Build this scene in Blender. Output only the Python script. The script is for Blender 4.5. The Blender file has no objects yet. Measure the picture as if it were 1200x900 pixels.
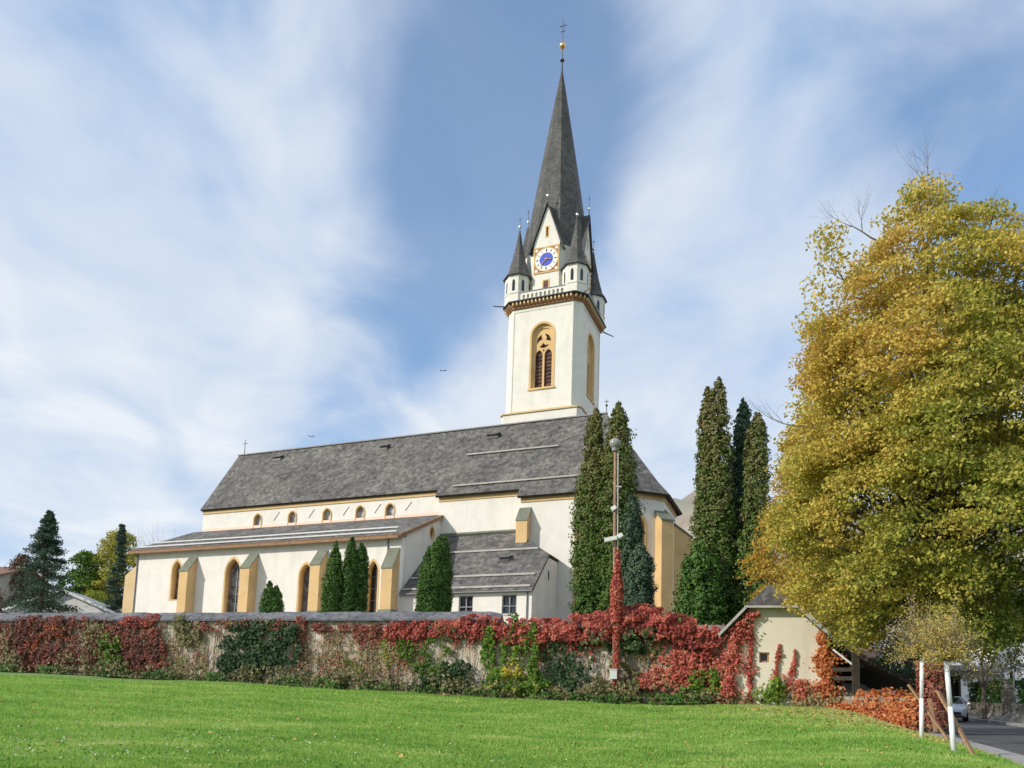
import bpy, bmesh, math, random
import numpy as np
from mathutils import Vector, Matrix

# ------------------------------------------------------------ camera, sky, sun, exposure
sc = bpy.context.scene
H = 0.378                      # heading of the church's long side against the view
CH, SH = math.cos(H), math.sin(H)
PITCH, ROLL = 0.1148, 0.0314
cd = bpy.data.cameras.new('camera'); cam = bpy.data.objects.new('camera', cd)
sc.collection.objects.link(cam); sc.camera = cam
cam.location = (0, 0, 0)
cam.rotation_mode = 'QUATERNION'
cam.rotation_quaternion = (Matrix.Rotation(math.pi/2 + PITCH, 4, 'X') @ Matrix.Rotation(ROLL, 4, 'Z')).to_quaternion()
cd.sensor_width = 36; cd.lens = 36*907.9/1200; cd.shift_y = 279/1200
cd.clip_start = .3; cd.clip_end = 9000

SUN_EL = math.radians(27.5)
SUN_AZ = math.atan2(-.818, -.353)          # clockwise from +Y
world = bpy.data.worlds.new('World'); sc.world = world; world.use_nodes = True
wt = world.node_tree; wt.nodes.clear()
def wn(t, **k):
    n = wt.nodes.new(t)
    for a, b in k.items(): setattr(n, a, b)
    return n
sky = wn('ShaderNodeTexSky', sky_type='NISHITA', sun_disc=False, sun_elevation=SUN_EL, sun_rotation=SUN_AZ % (2*math.pi))
sky.air_density = 1.15; sky.dust_density = .4; sky.ozone_density = 2.2; sky.altitude = 700
tc = wn('ShaderNodeTexCoord')
def wmath(op, a, b=None, c=None, clamp=False):
    n = wn('ShaderNodeMath', operation=op, use_clamp=clamp)
    for i, v in enumerate((a, b, c)):
        if v is None: continue
        if isinstance(v, (int, float)): n.inputs[i].default_value = v
        else: wt.links.new(v, n.inputs[i])
    return n.outputs[0]
sep = wn('ShaderNodeSeparateXYZ'); wt.links.new(tc.outputs['Generated'], sep.inputs[0])
zz = wmath('ADD', wmath('MAXIMUM', sep.outputs[2], 0.0), .22)
px_ = wmath('DIVIDE', sep.outputs[0], zz); py_ = wmath('DIVIDE', sep.outputs[1], zz)
comb = wn('ShaderNodeCombineXYZ'); wt.links.new(px_, comb.inputs[0]); wt.links.new(py_, comb.inputs[1])
mp = wn('ShaderNodeMapping'); mp.inputs['Rotation'].default_value = (0, 0, math.radians(-32)); mp.inputs['Scale'].default_value = (.85, .68, 1)
mp.inputs['Location'].default_value = (3.3, 1.7, 0)
wt.links.new(comb.outputs[0], mp.inputs[0])
n1 = wn('ShaderNodeTexNoise'); n1.inputs['Scale'].default_value = 1.7; n1.inputs['Detail'].default_value = 7; n1.inputs['Roughness'].default_value = .5; n1.inputs['Distortion'].default_value = .35
n2 = wn('ShaderNodeTexNoise'); n2.inputs['Scale'].default_value = 4.6; n2.inputs['Detail'].default_value = 8; n2.inputs['Roughness'].default_value = .5; n2.inputs['Distortion'].default_value = .5
wt.links.new(mp.outputs[0], n1.inputs[0]); wt.links.new(mp.outputs[0], n2.inputs[0])
cov = wmath('ADD', wmath('MULTIPLY', n1.outputs[0], 1.15), wmath('MULTIPLY', n2.outputs[0], .75))
cov = wmath('ADD', cov, .05)
# banks of cloud and clear gaps, by direction in the sky (x right, y ahead, z up)
BLOBS = [((-.03, .78, .63), -.50, 60), ((-.0, .72, .69), -.32, 60), ((-.07, .82, .56), -.42, 60), ((.44, .69, .58), -.40, 40), ((-.11, .88, .46), -.30, 50), ((-.23, .89, .40), -.12, 40),
         ((-.18, .81, .55), .22, 60), ((-.44, .71, .56), .06, 14), ((.19, .88, .44), .20, 40), ((.13, .74, .66), .0, 40), ((.27, .72, .62), .22, 60), ((.14, .80, .58), -.12, 60), ((-.50, .81, .31), .05, 14), ((.33, .9, .3), .2, 20), ((.03, .9, .4), .1, 60)]
for d, w, k in BLOBS:
    L = math.sqrt(sum(c*c for c in d))
    vd = wn('ShaderNodeVectorMath', operation='DISTANCE'); wt.links.new(tc.outputs['Generated'], vd.inputs[0])
    vd.inputs[1].default_value = tuple(c/L for c in d)
    dd = wmath('POWER', vd.outputs['Value'], 2.0)
    ex = wmath('EXPONENT', wmath('MULTIPLY', dd, -float(k)))
    cov = wmath('ADD', cov, wmath('MULTIPLY', ex, w))
cr = wn('ShaderNodeValToRGB'); cr.color_ramp.interpolation = 'EASE'
cr.color_ramp.elements[0].position = .45; cr.color_ramp.elements[0].color = (.24, .24, .24, 1)
cr.color_ramp.elements[1].position = 1.2; cr.color_ramp.elements[1].color = (.92, .92, .92, 1)
wt.links.new(cov, cr.inputs[0])
ccol = wn('ShaderNodeMixRGB'); ccol.inputs[1].default_value = (.42, .57, .80, 1); ccol.inputs[2].default_value = (.84, .87, .91, 1)
wt.links.new(wmath('MULTIPLY_ADD', n2.outputs[0], 1.9, wmath('MULTIPLY_ADD', n1.outputs[0], 1.6, -1.2), clamp=True), ccol.inputs[0])
bg1 = wn('ShaderNodeBackground'); bg1.inputs[1].default_value = .15; hs = wn('ShaderNodeHueSaturation'); hs.inputs['Saturation'].default_value = 1.15; hs.inputs['Value'].default_value = 1.2; wt.links.new(sky.outputs[0], hs.inputs['Color']); wt.links.new(hs.outputs[0], bg1.inputs[0])
bg2 = wn('ShaderNodeBackground'); bg2.inputs[1].default_value = .94; wt.links.new(ccol.outputs[0], bg2.inputs[0])
mx = wn('ShaderNodeMixShader'); wt.links.new(cr.outputs[0], mx.inputs[0]); wt.links.new(bg1.outputs[0], mx.inputs[1]); wt.links.new(bg2.outputs[0], mx.inputs[2])
wo = wn('ShaderNodeOutputWorld'); wt.links.new(mx.outputs[0], wo.inputs[0])

sl = bpy.data.lights.new('sun', 'SUN'); sl.energy = 3.7; sl.angle = math.radians(.53); sl.color = (1, .93, .82)
sun = bpy.data.objects.new('sun', sl); sc.collection.objects.link(sun)
sdir = Vector((.818*math.cos(SUN_EL)/.891, .353*math.cos(SUN_EL)/.891, -math.sin(SUN_EL)))
sun.rotation_mode = 'QUATERNION'; sun.rotation_quaternion = (-sdir).to_track_quat('Z', 'Y')
sun.location = (-20, -10, 40)
sc.view_settings.view_transform = 'Standard'; sc.view_settings.look = 'None'
sc.view_settings.exposure = .16; sc.view_settings.gamma = 1
sc.render.engine = 'CYCLES'
sc.cycles.max_bounces = 6; sc.cycles.diffuse_bounces = 3; sc.cycles.transparent_max_bounces = 8

random.seed(7); RNG = np.random.default_rng(11)
col = sc.collection

# ------------------------------------------------------------ materials
MATS = {}
def lin(c): return tuple((x/255/12.92 if x/255 <= .04045 else ((x/255+.055)/1.055)**2.4) for x in c)
def newmat(name):
    m = bpy.data.materials.new(name); m.use_nodes = True; MATS[name] = m
    nt = m.node_tree; return m, nt, nt.nodes['Principled BSDF']
def noise(nt, scale, detail=6, rough=.6, co='Object', dist=0, stretch=None):
    t = nt.nodes.new('ShaderNodeTexCoord'); n = nt.nodes.new('ShaderNodeTexNoise')
    n.inputs['Scale'].default_value = scale; n.inputs['Detail'].default_value = detail; n.inputs['Roughness'].default_value = rough; n.inputs['Distortion'].default_value = dist
    src = t.outputs[co]
    if stretch:
        mp = nt.nodes.new('ShaderNodeMapping'); mp.inputs['Scale'].default_value = stretch; nt.links.new(src, mp.inputs[0]); src = mp.outputs[0]
    nt.links.new(src, n.inputs[0]); return n.outputs[0]
def ramp(nt, src, stops, interp='LINEAR'):
    r = nt.nodes.new('ShaderNodeValToRGB'); r.color_ramp.interpolation = interp
    e = r.color_ramp.elements
    while len(e) < len(stops): e.new(.5)
    for i, (p, c) in enumerate(stops): e[i].position = p; e[i].color = (*c, 1)
    nt.links.new(src, r.inputs[0]); return r.outputs[0]
def mixc(nt, a, b, fac, mode='MIX'):
    n = nt.nodes.new('ShaderNodeMixRGB'); n.blend_type = mode
    for i, v in ((0, fac), (1, a), (2, b)):
        if isinstance(v, (int, float)): n.inputs[i].default_value = v
        elif isinstance(v, tuple): n.inputs[i].default_value = (*v, 1)
        else: nt.links.new(v, n.inputs[i])
    return n.outputs[0]
def bump(nt, b, h, strength=.3, dist=.02):
    n = nt.nodes.new('ShaderNodeBump'); n.inputs['Strength'].default_value = strength; n.inputs['Distance'].default_value = dist
    nt.links.new(h, n.inputs['Height']); nt.links.new(n.outputs[0], b.inputs['Normal'])
def mottled(name, c1, c2, scale=3, rough=.85, bs=.2, stretch=None, c3=None, s3=.6, metal=0, bdist=.02):
    m, nt, b = newmat(name)
    a = ramp(nt, noise(nt, scale, 8, .65, stretch=stretch), [(.35, c1), (.65, c2)])
    if c3: a = mixc(nt, a, c3, ramp(nt, noise(nt, s3, 5, .6), [(.5, (0, 0, 0)), (.75, (1, 1, 1))]))
    nt.links.new(a, b.inputs['Base Color']); b.inputs['Roughness'].default_value = rough; b.inputs['Metallic'].default_value = metal
    if bs: bump(nt, b, noise(nt, scale*8, 4, .6), bs, bdist)
    return m
def plaster(name, base, dirt):
    m, nt, b = newmat(name)
    a = ramp(nt, noise(nt, .5, 9, .7), [(.3, tuple(x*.93 for x in base)), (.7, base)])
    st = ramp(nt, noise(nt, 1.6, 7, .7, stretch=(1, 1, .10)), [(.5, (0, 0, 0)), (.78, (.5, .5, .5))])
    a = mixc(nt, a, tuple(x*.86 for x in base), ramp(nt, noise(nt, .9, 3, .4), [(.5, (0, 0, 0)), (.58, (.4, .4, .4))]))
    a = mixc(nt, a, dirt, st)
    nt.links.new(a, b.inputs['Base Color']); b.inputs['Roughness'].default_value = .92
    bump(nt, b, noise(nt, 5, 6, .7), .25, .03)
    return m
plaster('plaster', (.79, .75, .685), (.55, .50, .43))
plaster('tower_plaster', (.78, .74, .67), (.57, .52, .45))
plaster('hut_plaster', (.76, .69, .56), (.46, .40, .31))
plaster('grey_plaster', (.55, .52, .46), (.33, .30, .26))
plaster('house_plaster', (.78, .78, .76), (.6, .6, .6))
mottled('ochre', (.60, .40, .18), (.68, .47, .23), 1.2, .85, .12, c3=(.50, .34, .16))
mottled('ochre_pale', (.56, .41, .22), (.62, .46, .26), 1.2, .85, .12)
mottled('cornice_wood', (.24, .12, .05), (.36, .20, .09), 5)
mottled('dark_wood', (.025, .02, .016), (.05, .038, .028), 4)
mottled('brown_wood', (.26, .15, .08), (.38, .23, .12), 6, stretch=(4, 4, .6))
mottled('eave_wood', (.20, .11, .06), (.34, .20, .11), 4)
mottled('bark', (.07, .055, .04), (.16, .125, .09), 5, .95, .6, stretch=(1, 1, .25), bdist=.05)
mottled('twig', (.10, .08, .065), (.17, .14, .11), 5, .9, 0)
mottled('vine_twig', (.16, .09, .055), (.40, .32, .22), 2, .9, 0)
mottled('green_copper', (.12, .135, .10), (.20, .21, .155), 2, .8)
mottled('lead', (.16, .16, .17), (.26, .26, .27), 3, .6, .1)
mottled('metal_pale', (.50, .50, .50), (.62, .62, .61), 3, .5, 0)
mottled('snow_guard_wood', (.36, .34, .31), (.50, .47, .44), 3, .85, 0)
mottled('rust_metal', (.23, .12, .08), (.34, .19, .13), 4, .7, .1)
mottled('white_paint', (.72, .72, .74), (.82, .82, .83), 5, .7, .1)
mottled('asphalt', (.055, .057, .065), (.085, .087, .095), 6, .9, .3, c3=(.11, .11, .115), s3=.4)
mottled('pavement', (.24, .235, .225), (.34, .33, .31), 4, .9, .2)
mottled('dark_green_metal', (.02, .03, .03), (.03, .045, .04), 4, .5, 0)
mottled('black_iron', (.02, .02, .02), (.035, .035, .035), 4, .5, 0)
mottled('brick_brown', (.22, .13, .09), (.32, .19, .13), 3)
mottled('pale_roof', (.36, .37, .40), (.46, .47, .49), 2, .7)
mottled('blue_roof', (.11, .14, .20), (.17, .20, .27), 2, .6)
mottled('clay_roof', (.16, .09, .07), (.24, .14, .1), 4)
mottled('mountain', (.20, .17, .14), (.36, .31, .25), .012, .95, 0, c3=(.13, .17, .13), s3=.006)
def shingles(name, lo, hi, tint=(.22, .17, .12), sc_=1.0):
    m, nt, b = newmat(name)
    fine = noise(nt, 3.2*sc_, 5, .85, stretch=(1, .6, .6)); big = noise(nt, .35*sc_, 6, .65)
    t = nt.nodes.new('ShaderNodeTexCoord'); vor = nt.nodes.new('ShaderNodeTexVoronoi'); vor.inputs['Scale'].default_value = 2.6*sc_
    mp = nt.nodes.new('ShaderNodeMapping'); mp.inputs['Scale'].default_value = (1, .7, 1.3); nt.links.new(t.outputs['Object'], mp.inputs[0]); nt.links.new(mp.outputs[0], vor.inputs[0])
    vs = nt.nodes.new('ShaderNodeSeparateColor'); nt.links.new(vor.outputs['Color'], vs.inputs[0])
    mid = tuple((x+y)/2 for x, y in zip(lo, hi))
    a = ramp(nt, fine, [(.36, lo), (.5, mid), (.62, hi)])
    a = mixc(nt, a, ramp(nt, vs.outputs[0], [(0, lo), (.6, mid), (1, hi)]), .5)
    a = mixc(nt, a, ramp(nt, big, [(.3, (.6, .6, .63)), (.7, (1.35, 1.32, 1.28))]), 1, 'MULTIPLY')
    a = mixc(nt, a, tint, ramp(nt, noise(nt, .8*sc_, 5, .7), [(.58, (0, 0, 0)), (.8, (.4, .4, .4))]))
    nt.links.new(a, b.inputs['Base Color']); b.inputs['Roughness'].default_value = .8
    # courses of shingles
    wv = nt.nodes.new('ShaderNodeTexWave'); wv.wave_type = 'BANDS'; wv.bands_direction = 'Z'; wv.wave_profile = 'SAW'; wv.inputs['Scale'].default_value = 1.1; wv.inputs['Distortion'].default_value = 3; wv.inputs['Detail Scale'].default_value = 2
    nt.links.new(t.outputs['Object'], wv.inputs[0])
    h = nt.nodes.new('ShaderNodeMath'); h.operation = 'ADD'; nt.links.new(wv.outputs['Fac'], h.inputs[0]); nt.links.new(vs.outputs[1], h.inputs[1])
    bump(nt, b, h.outputs[0], .55, .05)
    return m
shingles('shingle', (.024, .023, .023), (.215, .203, .19))
shingles('spire_shingle', (.040, .040, .042), (.135, .13, .125), tint=(.13, .12, .10), sc_=1.2)
shingles('coping_shingle', (.06, .063, .075), (.21, .215, .24), sc_=2.5)
def stonewall(name):
    m, nt, b = newmat(name)
    t = nt.nodes.new('ShaderNodeTexCoord'); v = nt.nodes.new('ShaderNodeTexVoronoi'); v.inputs['Scale'].default_value = 3.2
    mp = nt.nodes.new('ShaderNodeMapping'); mp.inputs['Scale'].default_value = (1, 1, 1.8); nt.links.new(t.outputs['Object'], mp.inputs[0]); nt.links.new(mp.outputs[0], v.inputs[0])
    s = nt.nodes.new('ShaderNodeSeparateColor'); nt.links.new(v.outputs['Color'], s.inputs[0])
    a = ramp(nt, s.outputs[0], [(0, (.15, .125, .10)), (.5, (.27, .23, .18)), (1, (.40, .36, .29))])
    a = mixc(nt, a, ramp(nt, noise(nt, 9, 6, .7), [(.3, (.7, .7, .7)), (.7, (1.2, 1.2, 1.2))]), 1, 'MULTIPLY')
    nt.links.new(a, b.inputs['Base Color']); b.inputs['Roughness'].default_value = .95
    bump(nt, b, v.outputs['Distance'], .6, .06)
stonewall('stone')
def rubble(name):
    m, nt, b = newmat(name)
    a = ramp(nt, noise(nt, 1.6, 10, .75), [(.32, (.24, .18, .14)), (.46, (.48, .40, .32)), (.62, (.66, .58, .48))])
    a = mixc(nt, a, (.17, .12, .085), ramp(nt, noise(nt, 2.2, 8, .75, stretch=(1, 1, .5)), [(.52, (0, 0, 0)), (.68, (.75, .75, .75))]))
    nt.links.new(a, b.inputs['Base Color']); b.inputs['Roughness'].default_value = .95
    bump(nt, b, noise(nt, 7, 8, .75), .7, .06)
rubble('rubble_plaster')
def glassmat(name, c1, c2, scale, rough=.25):
    m, nt, b = newmat(name)
    t = nt.nodes.new('ShaderNodeTexCoord'); br = nt.nodes.new('ShaderNodeTexVoronoi'); br.inputs['Scale'].default_value = scale
    nt.links.new(t.outputs['Object'], br.inputs[0]); s = nt.nodes.new('ShaderNodeSeparateColor'); nt.links.new(br.outputs['Color'], s.inputs[0])
    nt.links.new(ramp(nt, s.outputs[0], [(0, c1), (1, c2)]), b.inputs['Base Color']); b.inputs['Roughness'].default_value = rough
glassmat('leaded_glass', (.05, .05, .06), (.24, .23, .24), 2.6)
glassmat('dark_glass', (.012, .014, .018), (.03, .035, .04), 2, .12)
glassmat('clerestory_glass', (.16, .16, .17), (.62, .62, .62), 2.2, .3)
glassmat('louvre', (.05, .02, .015), (.13, .055, .045), 1.4, .7)
def simple(name, c, rough=.5, metal=0, emit=None):
    m, nt, b = newmat(name); b.inputs['Base Color'].default_value = (*c, 1); b.inputs['Roughness'].default_value = rough; b.inputs['Metallic'].default_value = metal
    return m
simple('gold', (.80, .52, .20), .3, 1); simple('silver_ball', (.78, .78, .76), .35, 1)
simple('copper_flash', (.80, .50, .38), .4); simple('clock_blue', (.025, .06, .50), .5); simple('clock_white', (.80, .78, .74), .7)
simple('clock_gold', (.75, .50, .18), .5, .2); simple('clock_red', (.40, .14, .07), .7); simple('clock_black', (.03, .02, .03), .6)
simple('rubber', (.02, .02, .02), .8); simple('chrome', (.6, .6, .62), .25, 1); simple('car_white', (.72, .73, .75), .25); simple('car_silver', (.50, .54, .60), .25, .4)
simple('car_glass', (.02, .025, .03), .06); simple('headlight_glass', (.8, .82, .85), .1); simple('car_dark', (.03, .03, .035), .5)
simple('bird_black', (.02, .02, .02), .8); simple('plastic_white', (.75, .76, .76), .5)
m_, nt_, b_ = newmat('lamp_globe'); nt_.links.new(ramp(nt_, noise(nt_, 4, 3), [(.4, (.22, .21, .20)), (.6, (.36, .34, .32))]), b_.inputs['Base Color']); b_.inputs['Roughness'].default_value = .18

def leafmat(name, stops, transl=.3, nscale=.5, namp=.25, rough=.6):
    m, nt, b = newmat(name)
    at = nt.nodes.new('ShaderNodeAttribute'); at.attribute_name = 'tint'
    nz = noise(nt, nscale, 4, .6)
    a = nt.nodes.new('ShaderNodeMath'); a.operation = 'MULTIPLY_ADD'; nt.links.new(nz, a.inputs[0]); a.inputs[1].default_value = namp*2; a.inputs[2].default_value = -namp
    s = nt.nodes.new('ShaderNodeMath'); s.operation = 'ADD'; nt.links.new(at.outputs['Fac'], s.inputs[0]); nt.links.new(a.outputs[0], s.inputs[1])
    c = ramp(nt, s.outputs[0], stops)
    nt.links.new(c, b.inputs['Base Color']); b.inputs['Roughness'].default_value = rough; b.inputs['Specular IOR Level'].default_value = .25
    tr = nt.nodes.new('ShaderNodeBsdfTranslucent'); nt.links.new(c, tr.inputs[0])
    mxs = nt.nodes.new('ShaderNodeMixShader'); mxs.inputs[0].default_value = transl
    nt.links.new(b.outputs[0], mxs.inputs[1]); nt.links.new(tr.outputs[0], mxs.inputs[2])
    nt.links.new(mxs.outputs[0], nt.nodes['Material Output'].inputs[0])
leafmat('linden_leaf', [(0, (.10, .16, .03)), (.25, (.23, .28, .05)), (.5, (.47, .42, .08)), (.75, (.66, .49, .11)), (1, (.55, .32, .10))], .35)
leafmat('golden_leaf', [(0, (.24, .22, .04)), (.5, (.52, .35, .06)), (1, (.55, .31, .08))], .35)
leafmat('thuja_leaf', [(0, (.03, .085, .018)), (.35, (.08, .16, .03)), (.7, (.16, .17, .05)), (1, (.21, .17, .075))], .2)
leafmat('hedge_leaf', [(0, (.02, .055, .012)), (.5, (.055, .13, .022)), (1, (.12, .21, .04))], .2)
leafmat('fir_leaf', [(0, (.025, .055, .035)), (.5, (.065, .115, .07)), (1, (.13, .19, .11))], .15)
leafmat('willow_leaf', [(0, (.24, .24, .06)), (.5, (.60, .47, .15)), (1, (.72, .50, .16))], .35)
leafmat('red_creeper_leaf', [(0, (.07, .035, .025)), (.25, (.27, .06, .05)), (.5, (.54, .12, .09)), (.74, (.68, .25, .17)), (.88, (.54, .32, .16)), (1, (.28, .28, .08))], .3, 1.5, .42)
leafmat('wine_creeper_leaf', [(0, (.05, .028, .022)), (.25, (.14, .06, .045)), (.45, (.27, .09, .065)), (.6, (.36, .09, .07)), (.75, (.36, .20, .12)), (.9, (.34, .30, .12)), (1, (.2, .25, .07))], .25, 1.1, .35)
leafmat('ivy_leaf', [(0, (.015, .035, .014)), (.5, (.04, .085, .03)), (1, (.13, .17, .06))], .15, 1.2)
leafmat('yellowgreen_leaf', [(0, (.05, .11, .018)), (.4, (.13, .24, .03)), (.75, (.30, .36, .05)), (1, (.62, .45, .05))], .35, 1.6)
leafmat('brush_leaf', [(0, (.05, .055, .025)), (.4, (.14, .14, .055)), (.7, (.28, .24, .11)), (1, (.42, .33, .19))], .25, 1.5)
leafmat('orange_creeper_leaf', [(0, (.32, .06, .035)), (.4, (.58, .19, .07)), (.75, (.72, .36, .13)), (1, (.55, .46, .12))], .3, 1.4)
leafmat('brown_leaf', [(0, (.09, .045, .03)), (1, (.26, .15, .09))], .2)
leafmat('grass_blade', [(0, (.11, .24, .04)), (.35, (.24, .45, .075)), (.7, (.45, .60, .15)), (1, (.66, .62, .30))], .45, .22, .2)
leafmat('fallen_leaf', [(0, (.30, .13, .05)), (.5, (.48, .28, .09)), (1, (.60, .46, .12))], .1)
leafmat('daisy_petal', [(0, (.75, .76, .72)), (1, (.8, .8, .8))], .1)
m_, nt_, b_ = newmat('soil_grass')
g_ = ramp(nt_, noise(nt_, .22, 6, .65), [(.35, (.11, .21, .035)), (.6, (.15, .27, .05)), (.8, (.21, .26, .09))])
gt_ = nt_.nodes.new('ShaderNodeTexCoord'); gs_ = nt_.nodes.new('ShaderNodeVectorMath'); gs_.operation = 'DOT_PRODUCT'; gs_.inputs[1].default_value = (.246, 1, 0); nt_.links.new(gt_.outputs['Object'], gs_.inputs[0])
gc_ = nt_.nodes.new('ShaderNodeMath'); gc_.operation = 'GREATER_THAN'; gc_.inputs[1].default_value = 33.4; nt_.links.new(gs_.outputs['Value'], gc_.inputs[0])
g_ = mixc(nt_, g_, ramp(nt_, noise(nt_, .8, 6, .6), [(.35, (.16, .15, .12)), (.65, (.30, .28, .245))]), gc_.outputs[0])
g_ = mixc(nt_, g_, (.16, .13, .06), ramp(nt_, noise(nt_, .6, 5, .7), [(.62, (0, 0, 0)), (.8, (.7, .7, .7))]))
nt_.links.new(g_, b_.inputs['Base Color']); b_.inputs['Roughness'].default_value = 1; bump(nt_, b_, noise(nt_, 12, 6, .7), .6, .05)

# ------------------------------------------------------------ object helpers
def thing(name, label, cat, loc=(0, 0, 0), rotz=0, group=None):
    o = bpy.data.objects.new(name, None); col.objects.link(o); o.location = loc; o.rotation_euler = (0, 0, rotz)
    o['label'] = label; o['category'] = cat
    if group: o['group'] = group
    o.empty_display_size = .3
    return o
ORG = {}
def origin_of(p):
    """origin, in the coordinates the meshes are written in, of the thing a part belongs to"""
    return ORG.get(p.name, (0, 0, 0)) if p is not None else (0, 0, 0)
def link(name, me, m=None, parent=None, org=None):
    o = bpy.data.objects.new(name, me); col.objects.link(o)
    if m: 
        if isinstance(m, str): me.materials.append(MATS[m])
        else:
            for q in m: me.materials.append(MATS[q])
    if parent is not None: o.parent = parent
    return o
def tag(o, label, cat, group=None):
    o['label'] = label; o['category'] = cat
    if group: o['group'] = group
    return o
def mesh_from(verts, faces, smooth=False, shift=(0, 0, 0)):
    me = bpy.data.meshes.new('m'); me.from_pydata([(v[0]-shift[0], v[1]-shift[1], v[2]-shift[2]) for v in verts], [], faces); me.update()
    if smooth: me.shade_smooth()
    return me
class MB:
    """collects shapes and links them as ONE mesh"""
    def __init__(s): s.v = []; s.f = []; s.mi = []
    def add(s, vs, fs, mi=0):
        n = len(s.v); s.v += [tuple(v) for v in vs]; s.f += [tuple(i+n for i in f) for f in fs]; s.mi += [mi]*len(fs)
    def box(s, x0, x1, y0, y1, z0, z1, mi=0):
        s.add([(x0,y0,z0),(x1,y0,z0),(x1,y1,z0),(x0,y1,z0),(x0,y0,z1),(x1,y0,z1),(x1,y1,z1),(x0,y1,z1)],
              [(0,3,2,1),(4,5,6,7),(0,1,5,4),(1,2,6,5),(2,3,7,6),(3,0,4,7)], mi)
    def prism(s, poly, z0, z1, mi=0, poly2=None):
        n = len(poly); p2 = poly2 or poly
        z1s = z1 if isinstance(z1, (list, tuple)) else [z1]*n
        s.add([(x, y, z0) for x, y in poly] + [(p2[i][0], p2[i][1], z1s[i]) for i in range(n)],
              [tuple(range(n-1, -1, -1)), tuple(range(n, 2*n))] + [(i, (i+1) % n, n+(i+1) % n, n+i) for i in range(n)], mi)
    def tube(s, p, q, r0, r1=None, n=6, mi=0):
        r1 = r0 if r1 is None else r1
        p = Vector(p); q = Vector(q); d = (q-p)
        if d.length < 1e-6: return
        d.normalize(); a = d.orthogonal().normalized(); b = d.cross(a)
        vs = []
        for c, r in ((p, r0), (q, r1)):
            for i in range(n):
                t = 2*math.pi*i/n; vs.append(c + a*math.cos(t)*r + b*math.sin(t)*r)
        s.add(vs, [(i, (i+1) % n, n+(i+1) % n, n+i) for i in range(n)] + [tuple(range(n-1, -1, -1)), tuple(range(n, 2*n))], mi)
    def bar(s, p, q, w, h, mi=0):
        """a squared timber from p to q, w wide and h tall"""
        p = Vector(p); q = Vector(q); d = (q-p).normalized(); up = Vector((0, 0, 1))
        if abs(d.z) > .95: up = Vector((0, 1, 0))
        a = d.cross(up).normalized()*w/2; b = a.cross(d).normalized()*h/2
        vs = [p-a-b, p+a-b, p+a+b, p-a+b, q-a-b, q+a-b, q+a+b, q-a+b]
        s.add(vs, [(0,1,2,3),(7,6,5,4),(0,4,5,1),(1,5,6,2),(2,6,7,3),(3,7,4,0)], mi)
    def ball(s, c, r, n=12, m=8, sz=1, mi=0):
        vs = [(c[0], c[1], c[2]-r*sz)]
        for j in range(1, m):
            t = -math.pi/2+math.pi*j/m
            for i in range(n): vs.append((c[0]+r*math.cos(t)*math.cos(2*math.pi*i/n), c[1]+r*math.cos(t)*math.sin(2*math.pi*i/n), c[2]+r*sz*math.sin(t)))
        vs.append((c[0], c[1], c[2]+r*sz))
        fs = [(0, 1+(i+1) % n, 1+i) for i in range(n)]
        for j in range(m-2):
            for i in range(n): fs.append((1+j*n+i, 1+j*n+(i+1) % n, 1+(j+1)*n+(i+1) % n, 1+(j+1)*n+i))
        L = len(vs)-1; k = 1+(m-2)*n
        fs += [(k+i, k+(i+1) % n, L) for i in range(n)]
        s.add(vs, fs, mi)
    def build(s, name, m, parent=None, smooth=False, fix=True):
        me = mesh_from(s.v, s.f, False, origin_of(parent))
        if fix:
            bm = bmesh.new(); bm.from_mesh(me); bmesh.ops.recalc_face_normals(bm, faces=bm.faces); bm.to_mesh(me); bm.free()
        if smooth: me.shade_smooth()
        o = link(name, me, m, parent)
        if not isinstance(m, str): me.polygons.foreach_set('material_index', s.mi)
        return o
def reg(o, org): ORG[o.name] = org; return o
def inherit(o, parent): ORG[o.name] = origin_of(parent); return o

# a 2D outline with holes, given thickness: (s, z) along a wall whose frame is fr = (u0, v0, angle)
def place(fr, s, z, w): return (fr[0]+s*math.cos(fr[2])-w*math.sin(fr[2]), fr[1]+s*math.sin(fr[2])+w*math.cos(fr[2]), z)
def slab(name, fr, outline, holes, w0, w1, m, parent):
    cu = bpy.data.curves.new('c', 'CURVE'); cu.dimensions = '2D'; cu.fill_mode = 'BOTH'; cu.extrude = (w1-w0)/2
    for pts in [outline]+list(holes):
        sp = cu.splines.new('POLY'); sp.points.add(len(pts)-1)
        for i, (x, y) in enumerate(pts): sp.points[i].co = (x, y, 0, 1)
        sp.use_cyclic_u = True
    tmp = bpy.data.objects.new('t', cu); me = bpy.data.meshes.new_from_object(tmp)
    bpy.data.objects.remove(tmp); bpy.data.curves.remove(cu)
    org = origin_of(parent); wm = (w0+w1)/2
    for v in me.vertices:
        p = place(fr, v.co.x, v.co.y, wm+v.co.z); v.co = (p[0]-org[0], p[1]-org[1], p[2]-org[2])
    bm = bmesh.new(); bm.from_mesh(me); bmesh.ops.remove_doubles(bm, verts=bm.verts, dist=1e-4); bmesh.ops.recalc_face_normals(bm, faces=bm.faces); bm.to_mesh(me); bm.free()
    return link(name, me, m, parent)
def arch(c, hw, z0, zs, zt, n=7):
    h = zt-zs; R = (hw*hw+h*h)/(2*hw); th = math.acos(max(-1, min(1, (R-hw)/R)))
    pts = [(c-hw, z0), (c+hw, z0)]
    for i in range(n): a = th*i/(n-1); pts.append((c+hw-R+R*math.cos(a), zs+R*math.sin(a)))
    for i in range(n-2, -1, -1): a = th*i/(n-1); pts.append((c-hw+R-R*math.cos(a), zs+R*math.sin(a)))
    return pts
def oval(c, z, hw, hh, n=20): return [(c+hw*math.cos(2*math.pi*i/n), z+hh*math.sin(2*math.pi*i/n)) for i in range(n)]
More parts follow.
